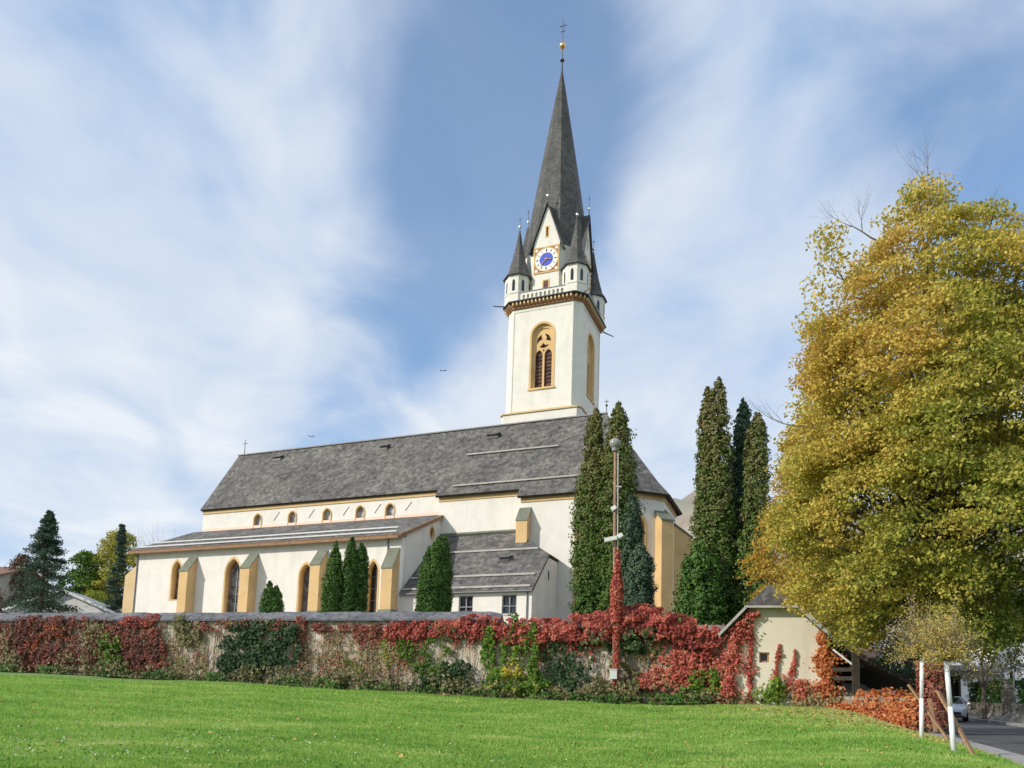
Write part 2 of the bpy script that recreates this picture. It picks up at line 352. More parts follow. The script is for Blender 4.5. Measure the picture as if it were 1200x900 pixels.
def arch_window(parent, fr, c, hw, z0, zs, zt, ring=.15, depth=.55, glass='leaded_glass', frame='ochre', mullion=True, proud=.02):
    g = slab('window', fr, arch(c, hw-ring+.01, z0+.02, zs, zt-ring*1.3), [], depth, depth+.06, glass, parent); inherit(g, parent)
    slab('frame', fr, arch(c, hw+.003, z0-.003, zs, zt+.003), [arch(c, hw-ring, z0+ring*.6, zs, zt-ring*1.4)], -proud, depth+.1, frame, g)
    if mullion:
        mb = MB(); 
        def bar(s0, s1, z_0, z_1):
            P = [place(fr, s, z, w) for w in (depth-.08, depth-.003) for s, z in ((s0, z_0), (s1, z_0), (s1, z_1), (s0, z_1))]
            mb.add(P, [(0,1,2,3),(4,7,6,5),(0,4,5,1),(1,5,6,2),(2,6,7,3),(3,7,4,0)])
        bar(c-.035, c+.035, z0+ring*.6, zs+.3*(zt-zs))
        k = int((zs-z0)/.9)
        for i in range(1, k+1): zc = z0+(zs-z0)*i/(k+.3); bar(c-hw+ring, c-.04, zc-.018, zc+.018); bar(c+.04, c+hw-ring, zc-.018, zc+.018)
        mb.build('glazing_bar', 'lead', g)
    return g
def sheet(name, polys, m, parent, thick=.2, mods=True):
    """roof surface of planar polygons; thickness goes downwards"""
    vs = []; fs = []
    for p in polys:
        a, b, c = (Vector(p[i]) for i in (0, 1, 2))
        q = p if (b-a).cross(c-a).z > 0 else p[::-1]
        n = len(vs); vs += q; fs.append(tuple(range(n, n+len(q))))
    me = mesh_from(vs, fs, False, origin_of(parent))
    bm = bmesh.new(); bm.from_mesh(me); bmesh.ops.remove_doubles(bm, verts=bm.verts, dist=1e-3); bm.to_mesh(me); bm.free()
    o = link(name, me, m, parent)
    s = o.modifiers.new('thickness', 'SOLIDIFY'); s.thickness = thick; s.offset = -1
    if isinstance(m, (list, tuple)) and len(m) > 1: s.material_offset = 1; s.material_offset_rim = 1
    return o

# ------------------------------------------------------------ leaves
def leafmesh(name, P, size, m, tint, parent=None, up=.0, aspect=.62, droop=None, org=(0, 0, 0), nrm=None):
    N = len(P); P = np.asarray(P, float)-np.array(org if parent is None else origin_of(parent))
    nv = RNG.normal(size=(N, 3)); nv[:, 2] += up
    if nrm is not None: nv = nv*.55+nrm
    nv /= np.linalg.norm(nv, axis=1)[:, None]+1e-9
    t = RNG.normal(size=(N, 3))
    if droop is not None: t[:, 2] -= droop
    a = t-(t*nv).sum(1)[:, None]*nv; a /= np.linalg.norm(a, axis=1)[:, None]+1e-9
    b = np.cross(nv, a)
    s = (np.asarray(size)*RNG.uniform(.7, 1.3, N))[:, None] if np.ndim(size) == 0 else np.asarray(size)[:, None]
    V = np.empty((N, 4, 3)); V[:, 0] = P-a*s*.5; V[:, 1] = P+b*s*aspect*.5+a*s*.05+nv*s*.08; V[:, 2] = P+a*s*.5; V[:, 3] = P-b*s*aspect*.5+a*s*.05+nv*s*.08
    me = bpy.data.meshes.new('leaves'); me.vertices.add(N*4); me.vertices.foreach_set('co', V.reshape(-1))
    me.loops.add(N*4); me.loops.foreach_set('vertex_index', np.arange(N*4, dtype=np.int32))
    me.polygons.add(N); me.polygons.foreach_set('loop_start', np.arange(0, N*4, 4, dtype=np.int32)); me.polygons.foreach_set('loop_total', np.full(N, 4, dtype=np.int32))
    me.update(); at = me.attributes.new('tint', 'FLOAT', 'FACE'); at.data.foreach_set('value', np.clip(tint, 0, 1).astype(np.float32))
    return link(name, me, m, parent)
def ballpts(N, r=1):
    d = RNG.normal(size=(N, 3)); d /= np.linalg.norm(d, axis=1)[:, None]; return d*(RNG.uniform(0, 1, N)**(1/3))[:, None]*r
def vnoise(P, s, seed=0):
    """cheap smooth noise in -1..1"""
    r = np.random.default_rng(seed); out = np.zeros(len(P))
    for k in range(5):
        w = r.normal(size=3)*s*(1+.6*k); ph = r.uniform(0, 6.28); out += np.sin(P@w+ph+1.3*np.sin(P@(r.normal(size=3)*s)+ph))/5
    return out
def branches(mb, p, d, L, r, depth, spread=.55, up=.1, seglen=3, mi=0, n=5):
    """a forking limb: tubes that taper"""
    q = Vector(p); d = Vector(d).normalized(); k = max(2, seglen); r0 = r
    for i in range(k):
        nd = (d+Vector([random.gauss(0, .12) for _ in range(3)])+Vector((0, 0, up*.3))).normalized()
        r1 = r0*(1-.22); e = q+nd*L/k; mb.tube(q, e, r0, r1, n, mi); 
        if depth > 0 and i > 0:
            for _ in range(1 if depth < 2 else 2):
                s = Vector([random.gauss(0, 1) for _ in range(3)]); s = (s-s.dot(nd)*nd).normalized()
                branches(mb, e, (nd+s*spread*random.uniform(.7, 1.5)+Vector((0, 0, up))).normalized(), L*random.uniform(.5, .75), r1*.62, depth-1, spread, up, seglen, mi, max(3, n-1))
        q = e; d = nd; r0 = r1
    if depth > 0: branches(mb, q, d, L*.7, r0*.9, depth-1, spread, up, seglen, mi, max(3, n-1))

def crown_tree(name, label, base, prof, axis, mat, nclump, per, clump, leaf, tintf, trunk_r=.3, trunk_h=None, group=None, flat=.45, squash=1.0, cat='tree', trunkmat='bark', seed=1, inner=.25, limbs=14, lump=.18, trunk_lean=(0, 0), hollow=.9, boughs=0, br=1.7):
    """prof: list of (z, radius); axis: (x, y) of the crown; all in world coordinates"""
    t = thing(name, label, cat, base, group=group); reg(t, tuple(base))
    zs = np.array([p[0] for p in prof]); rs = np.array([p[1] for p in prof])
    r = np.random.default_rng(seed)
    zc = []; 
    w = rs+.15; cdf = np.cumsum((w[1:]+w[:-1])/2*np.diff(zs)); cdf = np.concatenate([[0], cdf/cdf[-1]])
    z = np.interp(r.uniform(0, 1, nclump), cdf, zs); a = r.uniform(0, 2*math.pi, nclump)
    R = np.interp(z, zs, rs)
    frac = np.where(r.uniform(0, 1, nclump) < inner, r.uniform(.2, .8, nclump), np.where(r.uniform(0, 1, nclump) < .16, r.uniform(1.0, 1.2, nclump), r.uniform(.78, 1.02, nclump)))
    dirs = np.stack([np.cos(a), np.sin(a), z*.35], 1)
    R2 = R*frac*(1+lump*vnoise(dirs*1.0+0, 2.2, seed+5))
    C = np.stack([axis[0]+R2*np.cos(a), axis[1]+R2*np.sin(a)*squash, z], 1)
    if boughs:
        # leaf sprays sit on the outside of big boughs, with deep shade between them
        k_ = int(boughs); zb_ = np.interp((np.arange(k_)+.5)/k_, cdf, zs)+r.normal(0, .35, k_); ab = np.arange(k_)*2.39996+r.normal(0, .25, k_); Rb = np.interp(zb_, zs, rs)
        sz = br*r.uniform(.65, 1.25, k_)*np.clip(Rb/4.0, .5, 1.1); rb_ = np.maximum(Rb-sz*.72, 0)*np.where(np.arange(k_) % 5 == 0, r.uniform(.25, .6, k_), r.uniform(.86, 1.1, k_)); BC = np.stack([axis[0]+rb_*np.cos(ab), axis[1]+rb_*np.sin(ab), zb_], 1)
        w_ = r.choice(k_, nclump, p=sz**2/(sz**2).sum()); dv = r.normal(size=(nclump, 3)); od = np.stack([np.cos(ab), np.sin(ab), ab*0+.5], 1)[w_]; dv += od*.9; dv /= np.linalg.norm(dv, axis=1)[:, None]
        C = BC[w_]+dv*sz[w_][:, None]*np.array([1, 1, .62])*r.uniform(.82, 1.08, nclump)[:, None]; C[:, 2] -= .22*sz[w_]*(dv[:, 0]*od[:, 0]+dv[:, 1]*od[:, 1])
        a = np.arctan2(C[:, 1]-axis[1], C[:, 0]-axis[0]); frac = np.ones(nclump); C[:, 2] = np.maximum(C[:, 2], zs[0]-.5)
    n = nclump*per; idx = np.repeat(np.arange(nclump), per)
    b = ballpts(n); cs = clump*r.uniform(.6, 1.35, nclump)
    out = np.stack([np.cos(a), np.sin(a), np.full(nclump, -.45)], 1)[idx]
    Q = b*cs[idx][:, None]*np.array([1, 1, flat])
    hol = (vnoise(C, .95, seed+11) < -.30) & (frac > .7) & (r.uniform(0, 1, nclump) < hollow)
    cs[hol] *= .6; frac[hol] = .5; C[hol] = np.array([axis[0], axis[1], 0])+(C[hol]-np.array([axis[0], axis[1], 0]))*np.array([.72, .72, 1])
    # tilt each spray down and outward
    ho = (Q[:, 0]*out[:, 0]+Q[:, 1]*out[:, 1]); Q[:, 2] -= .38*ho
    P = C[idx]+Q
    ctint = tintf(C, frac, r)
    tint = ctint[idx]+r.normal(0, .09, n)
    trunk = MB(); th = trunk_h or (zs[0]+.35*(zs[-1]-zs[0]))
    b0 = Vector(base)+Vector((0, 0, -.4)); top = Vector((axis[0], axis[1], th)); mid = b0.lerp(top, .5)+Vector((trunk_lean[0], trunk_lean[1], 0))
    trunk.tube(b0, mid, trunk_r*1.15, trunk_r*.9, 9); trunk.tube(mid, top, trunk_r*.9, trunk_r*.6, 9)
    ztop = zs[-1]-.12*(zs[-1]-zs[0]); topmost = Vector((axis[0], axis[1], ztop)); trunk.tube(top, topmost, trunk_r*.6, trunk_r*.1, 7)
    for i in range(limbs):
        k = int(r.integers(0, nclump)); e = Vector(C[k]); s0 = float(np.clip((e.z-b0.z)*.62+b0.z, b0.z+(th-b0.z)*.55, ztop-.3))
        if s0 < th: s = b0.lerp(top, (s0-b0.z)/(th-b0.z))
        else: s = top.lerp(topmost, (s0-th)/(ztop-th))
        m1 = s.lerp(e, .5)+Vector((0, 0, .08*(e-s).length))
        trunk.tube(s, m1, trunk_r*.28, trunk_r*.17, 5); trunk.tube(m1, e, trunk_r*.17, trunk_r*.05, 5)
    trunk.build('trunk', trunkmat, t)
    leafmesh('crown', P, leaf, mat, tint, t, up=.6)
    return t

def column_tree(name, label, base, stems, mat, leaf, tintf, group=None, per=16, seed=2, lump=.22, cat='tree'):
    """columnar evergreen: stems = list of (x, y, z0, z1, radius profile)"""
    t = thing(name, label, cat, base, group=group); reg(t, tuple(base)); r = np.random.default_rng(seed)
    allP = []; allN = []; allT = []; tr = MB()
    for (x, y, z0, z1, prof, lean) in stems:
        hh = z1-z0; fz = np.array([p[0] for p in prof]); fr_ = np.array([p[1] for p in prof])
        tr.tube((x, y, z0-.3), (x+lean*hh, y, z1-.5), max(.12, fr_.max()*.18), .04, 6)
        area = hh*fr_.mean()*2*math.pi; csm = .09+.24*min(fr_.mean(), 1.2); nc = int(area*2.3/csm**2)
        f = r.uniform(0, 1, nc); a = r.uniform(0, 2*math.pi, nc); R = np.interp(f, fz, fr_)
        k = r.uniform(0, 1, nc) < (R/fr_.max()*.85+.15); f, a, R = f[k], a[k], R[k]; nc = len(f)
        D = np.stack([np.cos(a)*1.1, np.sin(a)*1.1, f*hh*.9+x], 1)
        rr = R*(1+lump*(vnoise(D, 2.6, seed+7)+.6*vnoise(D, 1.1, seed+17)))*np.where(r.uniform(0, 1, nc) < .8, np.where(r.uniform(0, 1, nc) < .12, r.uniform(1.08, 1.3, nc), r.uniform(.78, 1.06, nc)), r.uniform(.4, .8, nc))
        C = np.stack([x+lean*f*hh+rr*np.cos(a), y+rr*np.sin(a), z0+f*hh], 1)
        idx = np.repeat(np.arange(nc), per); cs = (.09+.24*np.minimum(R, 1.2))*r.uniform(.6, 1.3, nc)
        Q = ballpts(nc*per)*cs[idx][:, None]*np.array([1, 1, 1.25]); P = C[idx]+Q
        nn = np.stack([np.cos(a), np.sin(a), np.full(nc, .45)], 1)[idx]+Q/cs[idx][:, None]*.9
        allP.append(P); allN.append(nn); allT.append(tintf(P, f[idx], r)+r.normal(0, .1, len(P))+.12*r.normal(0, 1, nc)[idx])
    tr.build('trunk', 'bark', t)
    leafmesh('crown', np.concatenate(allP), leaf, mat, np.concatenate(allT), t, nrm=np.concatenate(allN)*.7, aspect=.7)
    return t

# ------------------------------------------------------------ the lie of the land
def wallY(X): return 32.88-.246*X
def meadow_base(X): return np.interp(X, [-40, -26, -12, -.5, 4.3, 9, 12.3, 15, 20], [1.7, 1.22, .93, .53, .42, .60, .44, .0, -.3])
def road_edge(Y): return 10.5+.35*(Y-16) if np.ndim(Y) == 0 else 10.5+.35*(Y-16)
def road_z(Y): return np.interp(Y, [-60, 0, 16, 25, 37, 46, 60, 100, 300], [-4.5, -1.5, -.62, -.28, -.02, .25, .7, 2.2, 8])
def sm(a, b, x): t = np.clip((x-a)/(b-a), 0, 1); return t*t*(3-2*t)
def ground_z(X, Y):
    X = np.asarray(X, float); Y = np.asarray(Y, float)
    wy = wallY(X); zb = meadow_base(X)
    m = -1.6+(zb+1.6)*np.clip(Y/wy, -.6, 1.0)
    bumps = .05*np.sin(X*.7+.3*Y)*np.sin(Y*.55+1)
    back = np.minimum(zb+np.clip(Y-wy, 0, 400)*.6, np.minimum(3.0+(Y-wy)*.15, 6.3))
    yard = np.where(Y > wy, back, m+bumps)
    ratio = X/np.maximum(Y, 8)
    right = np.where(Y > wy, np.minimum(.45+(np.clip(Y-wy, 0, 200))*.06, 5), m+bumps)
    k = sm(.27, .37, ratio)*sm(-1, 1, Y-wy)
    z = yard*(1-k)+right*k
    xr = road_edge(Y); rz = road_z(Y)
    kr = sm(-2.6, .1, X-xr); z = z*(1-kr)+(rz-.06)*kr
    kf = sm(7.4, 8.6, X-xr); z = z+kf*1.0
    far = sm(150, 700, np.hypot(X, Y)); z = z*(1-far)+8*far
    return z
def axis_pts(lims):
    out = []
    for a, b, st in lims: out += list(np.arange(a, b, st))
    return np.array(out+[lims[-1][1]])
xs = axis_pts([(-4000, -400, 600), (-400, -60, 40), (-60, -30, 3), (-30, 30, .5), (30, 60, 2), (60, 400, 40), (400, 4000, 600)])
ys = axis_pts([(-400, -40, 60), (-40, 4, 4), (4, 50, .5), (50, 110, 3), (110, 500, 40), (500, 6500, 600)])
XX, YY = np.meshgrid(xs, ys); ZZ = ground_z(XX, YY)
me = bpy.data.meshes.new('g'); nx, ny = len(xs), len(ys)
vv = np.stack([XX, YY, ZZ], -1).reshape(-1, 3)
fs = [(j*nx+i, j*nx+i+1, (j+1)*nx+i+1, (j+1)*nx+i) for j in range(ny-1) for i in range(nx-1)]
me.from_pydata(vv.tolist(), [], fs); me.shade_smooth()
go = link('ground', me, 'soil_grass'); go['kind'] = 'structure'

def strip(name, off0, off1, dz, y0, y1, m, step=2.0, h=None):
    mb = MB(); Ys = np.arange(y0, y1+.01, step); v = []
    for Y in Ys:
        for o in (off0, off1): v.append((road_edge(Y)+o, Y, float(road_z(Y))+dz))
    n = len(Ys); mb.add(v, [(2*i, 2*i+1, 2*i+3, 2*i+2) for i in range(n-1)])
    if h:
        v2 = [(x, y, z-h) for x, y, z in v]
        mb.add(v+v2, [(2*i, 2*i+2, 2*n+2*i+2, 2*n+2*i) for i in range(n-1)]+[(2*i+1, 2*n+2*i+1, 2*n+2*i+3, 2*i+3) for i in range(n-1)])
    o = mb.build(name, m, None, fix=False); o['kind'] = 'structure'; return o
strip('road', .1, 7.0, 0, -40, 140, 'asphalt')
strip('verge', -.35, .14, .03, -40, 140, 'pavement', h=.2)
strip('pavement', 6.95, 8.15, .13, -40, 140, 'pavement', h=.25)

# mountain behind everything
mv = []; NX, NY = 90, 24
for j in range(NY):
    for i in range(NX):
        x = -300+i*2400/(NX-1); f = j/(NY-1); y = 1000+f*700
        crest = np.interp(x, [-300, 0, 150, 290, 330, 400, 520, 700, 1000, 1500, 2100], [60, 180, 330, 425, 452, 462, 440, 420, 380, 420, 300])
        z = 8+crest*math.sin(f*math.pi/2)**.9
        z += (1-f)*f*4*(28*math.sin(x*.031+f*4)+20*math.sin(x*.083+f*9)+14*math.sin(x*.17+2))+5*f*math.sin(x*.11)+3*f*math.sin(x*.31)
        mv.append((x, y, z))
mo = link('mountain', mesh_from(mv, [(j*NX+i, j*NX+i+1, (j+1)*NX+i+1, (j+1)*NX+i) for j in range(NY-1) for i in range(NX-1)], True), 'mountain'); mo['kind'] = 'structure'
# ------------------------------------------------------------ the church (u along its length, v away from the wall side, z up)
B = (-35.0, 66.0, 5.8)
def toW(u, v): return (u*CH+v*SH, -u*SH+v*CH)
bx, by = toW(B[0], B[1])
church = thing('church', 'white gothic church with steep grey shingle roof and a tall pointed clock tower', 'church', (bx, by, B[2]), -H)
reg(church, B)
S0 = 0.0; E90 = math.pi/2
ZG = 4.6
# nave and choir walls
def fr(u, v, a=0.0): return (u, v, a)
nf = fr(0, 63.41)
cl = [-53.95, -49.6, -45.4, -41.55, -38.2]
slab('nave_wall', nf, [(-61.25, ZG), (-32.75, ZG), (-32.75, 20.6), (-61.25, 20.6)], [arch(c, .55, 17.98, 18.95, 19.68) for c in cl], 0, .7, 'plaster', church)
for c in cl: arch_window(church, nf, c, .55, 17.98, 18.95, 19.68, .1, .34, 'clerestory_glass', mullion=False, proud=.07)
w = MB(); w.box(-61.25, -32.75, 72.5, 73.1, ZG, 20.5); w.build('north_wall', 'plaster', church)
# west gable
slab('gable_wall', fr(-61.25+.6, 64.12, E90), [(0, ZG), (8.35, ZG), (8.35, 20.6), (4.12, 27.3), (0, 21.4)], [], 0, .58, 'plaster', church)
# choir walls
cf = fr(0, 63.04)
slab('choir_wall', cf, [(-32.74, ZG), (-24.3, ZG), (-24.3, 19.95), (-32.74, 19.95)], [], 0, .8, 'plaster', church)
c2 = fr(0, 62.49)
slab('choir_wall', c2, [(-24.29, ZG), (-15.3, ZG), (-15.3, 19.15), (-24.29, 19.15)], [arch(-18.2, 1.12, 8.0, 15.9, 17.35)], 0, .8, 'plaster', church)
arch_window(church, c2, -18.2, 1.12, 8.0, 15.9, 17.35, .24, .6)
dA = math.atan2(2.8, 3.1); dfr = fr(-15.3, 62.49, dA); DL = math.hypot(2.8, 3.1)
slab('apse_wall', dfr, [(0.0, ZG), (DL, ZG), (DL, 19.2), (0.0, 19.2)], [arch(1.65, .95, 8.4, 15.9, 17.25)], 0, .8, 'plaster', church)
arch_window(church, dfr, 1.65, .95, 8.4, 15.9, 17.25, .2, .6)
efr = fr(-12.2, 65.29, E90)
slab('apse_wall', efr, [(0, ZG), (5.9, ZG), (5.9, 19.2), (0, 19.2)], [arch(2.95, .95, 8.4, 15.9, 17.25)], 0, .8, 'plaster', church)
arch_window(church, efr, 2.95, .95, 8.4, 15.9, 17.25, .2, .6)
nfr2 = fr(-12.2, 71.19, math.pi-dA)
slab('apse_wall', nfr2, [(0, ZG), (DL, ZG), (DL, 19.2), (0, 19.2)], [arch(2.2, .95, 8.4, 15.9, 17.25)], 0, .8, 'plaster', church)
w = MB(); w.box(-32.7, -15.3, 73.2, 73.99, ZG, 19.0); w.build('north_wall', 'plaster', church)
# roofs
RV, RZ = 68.245, 28.11
NR = [[(-61.35, 63.0, 20.40), (-32.9, 63.0, 20.40), (-32.9, RV, RZ), (-61.35, RV, RZ)],
      [(-32.9, 73.49, 20.40), (-61.35, 73.49, 20.40), (-61.35, RV, RZ), (-32.9, RV, RZ)]]
sheet('nave_roof', NR, ['shingle', 'dark_wood'], church, .24)
AP = (-18.2, RV, RZ)
CR = [[(-32.9, 62.50, 19.67), (-24.5, 62.50, 19.67), (-24.5, RV, RZ), (-32.9, RV, RZ)],
      [(-24.5, 61.96, 18.87), (-15.15, 61.96, 18.87), (-16.3, 63.55, 21.55), AP, (-24.5, RV, RZ)],
      [(-24.5, 74.5, 18.87), (-32.9, 74.5, 18.87), (-32.9, RV, RZ), (-24.5, RV, RZ)], [(-15.15, 74.53, 18.87), (-24.5, 74.5, 18.87), (-24.5, RV, RZ), AP]]
# apse facets with a slight flare at the eaves
P1 = (-15.15, 61.96, 18.87); P2 = (-11.6, 64.9, 18.87); P3 = (-11.6, 71.6, 18.87); P4 = (-15.15, 74.53, 18.87)
def lerp3(a, b, t, dz=0): return (a[0]+(b[0]-a[0])*t, a[1]+(b[1]-a[1])*t, a[2]+(b[2]-a[2])*t+dz)
for a, b in ((P1, P2), (P2, P3), (P3, P4)):
    a1, b1 = lerp3(a, AP, .16, -.22), lerp3(b, AP, .16, -.22)
    if a is P1: a1 = lerp3(a, AP, .16, 0)
    CR += [[a, b, b1, a1], [a1, b1, AP]]
CR[1] = [(-24.5, 61.96, 18.87), P1, lerp3(P1, AP, .16, 0), AP, (-24.5, RV, RZ)]
sheet('choir_roof', CR, ['shingle', 'dark_wood'], church, .24)
# ridge boards
w = MB(); w.bar((-61.4, RV, RZ+.02), (-18.1, RV, RZ+.02), .34, .12); w.build('ridge_cap', 'lead', church)
# ochre bands under the eaves
w = MB()
w.box(-61.28, -32.76, 63.32, 63.42, 19.98, 20.42); w.box(-32.76, -24.3, 62.96, 63.06, 19.22, 19.66); w.box(-24.33, -15.28, 62.40, 62.50, 18.42, 18.86)
def band(f, L, z0, z1, out): 
    P = [place(f, s, z, ww) for ww in (-out, .01) for s, z in ((-.03, z0), (L+.03, z0), (L+.03, z1), (-.03, z1))]
    w.add(P, [(0,1,2,3),(4,7,6,5),(0,4,5,1),(1,5,6,2),(2,6,7,3),(3,7,4,0)])
band(dfr, DL, 18.42, 18.86, .09); band(efr, 5.9, 18.42, 18.86, .09)
w.build('eave_band', 'ochre', church)
# snow guards and roof hatches on the main roof
w = MB()
for (u0, u1, v, z) in ((-31.3, -22.0, 65.60, 24.40), (-31.3, -17.2, 63.0, 20.55)):
    w.bar((u0, v, z+.10), (u1, v, z+.10), .12, .13)
    k = int((u1-u0)/1.4)
    for i in range(k+1): uu = u0+(u1-u0)*i/k; w.bar((uu, v+.16, z+.1), (uu, v-.02, z+.02), .06, .1)
w.build('snow_guard', 'snow_guard_wood', church)
def hatch(u, v, z, wd=1.05, sl=1.47, name='roof_hatch', par=church):
    m = MB(); h = .42
    # little lidded hatch standing out of the slope
    A = [(u-wd/2, v-.02, z), (u+wd/2, v-.02, z), (u+wd/2, v-.02, z+h), (u-wd/2, v-.02, z+h)]
    v2 = v+(h*1.35)/sl; D = [(u-wd/2, v2, z+h*1.35), (u+wd/2, v2, z+h*1.35)]
    m.add([(u-wd/2-.07, v-.16, z+h-.05), (u+wd/2+.07, v-.16, z+h-.05), (u+wd/2+.07, v2+.1, z+h*1.35+.12), (u-wd/2-.07, v2+.1, z+h*1.35+.12),
           (u-wd/2-.07, v-.16, z+h+.03), (u+wd/2+.07, v-.16, z+h+.03), (u+wd/2+.07, v2+.1, z+h*1.35+.2), (u-wd/2-.07, v2+.1, z+h*1.35+.2)],
          [(0,3,2,1),(4,5,6,7),(0,1,5,4),(1,2,6,5),(2,3,7,6),(3,0,4,7)], 0)
    m.add([A[0], A[3], D[0]], [(0, 1, 2)], 0); m.add([A[1], D[1], A[2]], [(0, 1, 2)], 0); m.add(A, [(0, 1, 2, 3)], 1)
    return m.build(name, ['shingle', 'black_iron'], par, fix=False)
hatch(-29.3, 67.04, 26.40, 1.15); hatch(-55.2, 67.2, 26.60, 1.1); hatch(-41.6, 67.1, 26.45, .9)
# ---- side aisle
af = fr(0, 56.0)
AW = [(-56.83, .70, 9.46, 12.35, 13.52), (-50.07, 1.0, 7.4, 11.9, 13.45), (-41.95, .82, 7.4, 11.4, 12.62), (-35.1, .66, 7.0, 11.4, 12.6)]
slab('aisle_wall', af, [(-62.0, ZG), (-32.5, ZG), (-32.5, 14.45), (-62.0, 14.45)], [arch(*a) for a in AW], 0, .9, 'plaster', church)
for a in AW: arch_window(church, af, *a, .17, .68, glass='leaded_glass' if a[0] < -36 else 'dark_glass')
def aroof(v): return 14.48+.458*(v-55.5)
slab('aisle_gable', fr(-32.5, 56.9, E90), [(0, ZG), (6.5, ZG), (6.5, aroof(63.4)-.25), (0, aroof(56.9)-.25)], [oval(4.6, 15.9, .52, .66)], 0, .6, 'plaster', church)
g = slab('window', fr(-32.5, 56.9, E90), oval(4.6, 15.9, .5, .64), [], .4, .45, 'dark_glass', church); inherit(g, church)
slab('frame', fr(-32.5, 56.9, E90), oval(4.6, 15.9, .523, .663), [oval(4.6, 15.9, .38, .52)], -.02, .42, 'ochre', g)
slab('aisle_gable', fr(-61.4, 56.9, E90), [(0, ZG), (6.5, ZG), (6.5, aroof(63.4)-.25), (0, aroof(56.9)-.25)], [], 0, .6, 'plaster', church)
sheet('aisle_roof', [[(-62.45, 55.45, 14.46), (-32.35, 55.45, 14.46), (-32.35, 63.39, aroof(63.39)), (-62.45, 63.39, aroof(63.39))]], ['shingle', 'eave_wood'], church, .28)
w = MB(); w.bar((-62.45, 55.36, 14.2), (-32.4, 55.36, 14.2), .16, .24); w.bar((-32.28, 55.4, 14.28), (-32.28, 63.3, 17.9), .12, .30); w.build('eave_board', 'eave_wood', church)
w = MB(); w.box(-61.2, -32.6, 63.37, 63.44, 18.02, 18.36); w.build('copper_flashing', 'copper_flash', church)
w = MB()
for v0 in (56.1, 57.9):
    z0 = aroof(v0)+.13; w.bar((-62.1, v0, z0), (-33.0-(v0-56)*.5, v0, z0), .10, .12)
    for i in range(24): uu = -62+i*1.22; w.bar((uu, v0+.2, z0+.02), (uu, v0, z0-.06), .07, .08)
w.build('snow_guard', 'metal_pale', church)
# buttresses of the aisle: ochre shaft with a sloping green cap, its own foot
def buttress(u0, u1, v0, v1, zt, drop, name='buttress', mat='ochre', par=church, z0=ZG, foot=7.75):
    m = MB()
    m.add([(u0, v1, z0), (u1, v1, z0), (u1, v0, z0), (u0, v0, z0), (u0, v1, zt-drop), (u1, v1, zt-drop), (u1, v0, zt), (u0, v0, zt)],
          [(0,3,2,1),(0,1,5,4),(1,2,6,5),(2,3,7,6),(3,0,4,7),(4,5,6,7)])
    b = m.build(name, mat, par); inherit(b, par)
    c = MB(); o = .05; d = drop/(v0-v1); zf = zt-drop-o*d*1.2
    c.add([(u0-o, v1-o, zf+.03), (u1+o, v1-o, zf+.03), (u1+o, v0-.003, zt+.03), (u0-o, v0-.003, zt+.03), (u0-o, v1-o, zf+.14), (u1+o, v1-o, zf+.14), (u1+o, v0-.003, zt+.16), (u0-o, v0-.003, zt+.16)],
          [(0,3,2,1),(4,5,6,7),(0,1,5,4),(1,2,6,5),(2,3,7,6),(3,0,4,7)])
    c.build('cap', 'green_copper', b)
    if foot:
        f = MB(); f.add([(u0-.1, v1-.25, z0), (u1+.1, v1-.25, z0), (u1+.1, v0-.003, z0), (u0-.1, v0-.003, z0), (u0-.1, v1-.25, foot), (u1+.1, v1-.25, foot), (u1+.1, v1-.003, foot+.28), (u0-.1, v1-.003, foot+.28), (u1+.1, v0-.003, foot+.28), (u0-.1, v0-.003, foot+.28)],
              [(0,3,2,1),(0,1,5,4),(4,5,6,7),(1,2,8,6,5),(0,4,7,9,3),(6,8,9,7),(2,3,9,8)])
        f.build('plinth', 'green_copper', b)
for uR in (-54.4, -47.28, -39.77): buttress(uR-1.0, uR, 56.0, 54.93, 13.4, 1.35)
buttress(-33.62, -32.6, 56.0, 54.93, 13.25, 1.75)
# south-west corner buttress, facing west
m = MB(); m.add([(-62.0, 56.25, ZG), (-62.0, 57.25, ZG), (-63.7, 57.25, ZG), (-63.7, 56.25, ZG), (-62.0, 56.25, 13.3), (-62.0, 57.25, 13.3), (-63.65, 57.25, 12.15), (-63.65, 56.25, 12.15)],
      [(0,3,2,1),(0,1,5,4),(1,2,6,5),(2,3,7,6),(3,0,4,7),(4,5,6,7)]); m.build('buttress', 'ochre_pale', church)
for u in (-61.85, -33.72): w = MB(); w.tube((u, 55.93, ZG), (u, 55.93, 14.2), .06); w.build('downpipe', 'lead', church)
# iron wall anchors on the clerestory
for u in (-51.6, -47.3, -43.2, -39.6, -36.2): w = MB(); w.bar((u-.33, 63.37, 18.75), (u+.33, 63.37, 19.6), .05, .05); w.build('wall_anchor', 'metal_pale', church)
# choir buttress above the annex roof
buttress(-24.38, -23.34, 62.49, 61.6, 17.78, 1.2, z0=13.6, foot=0)
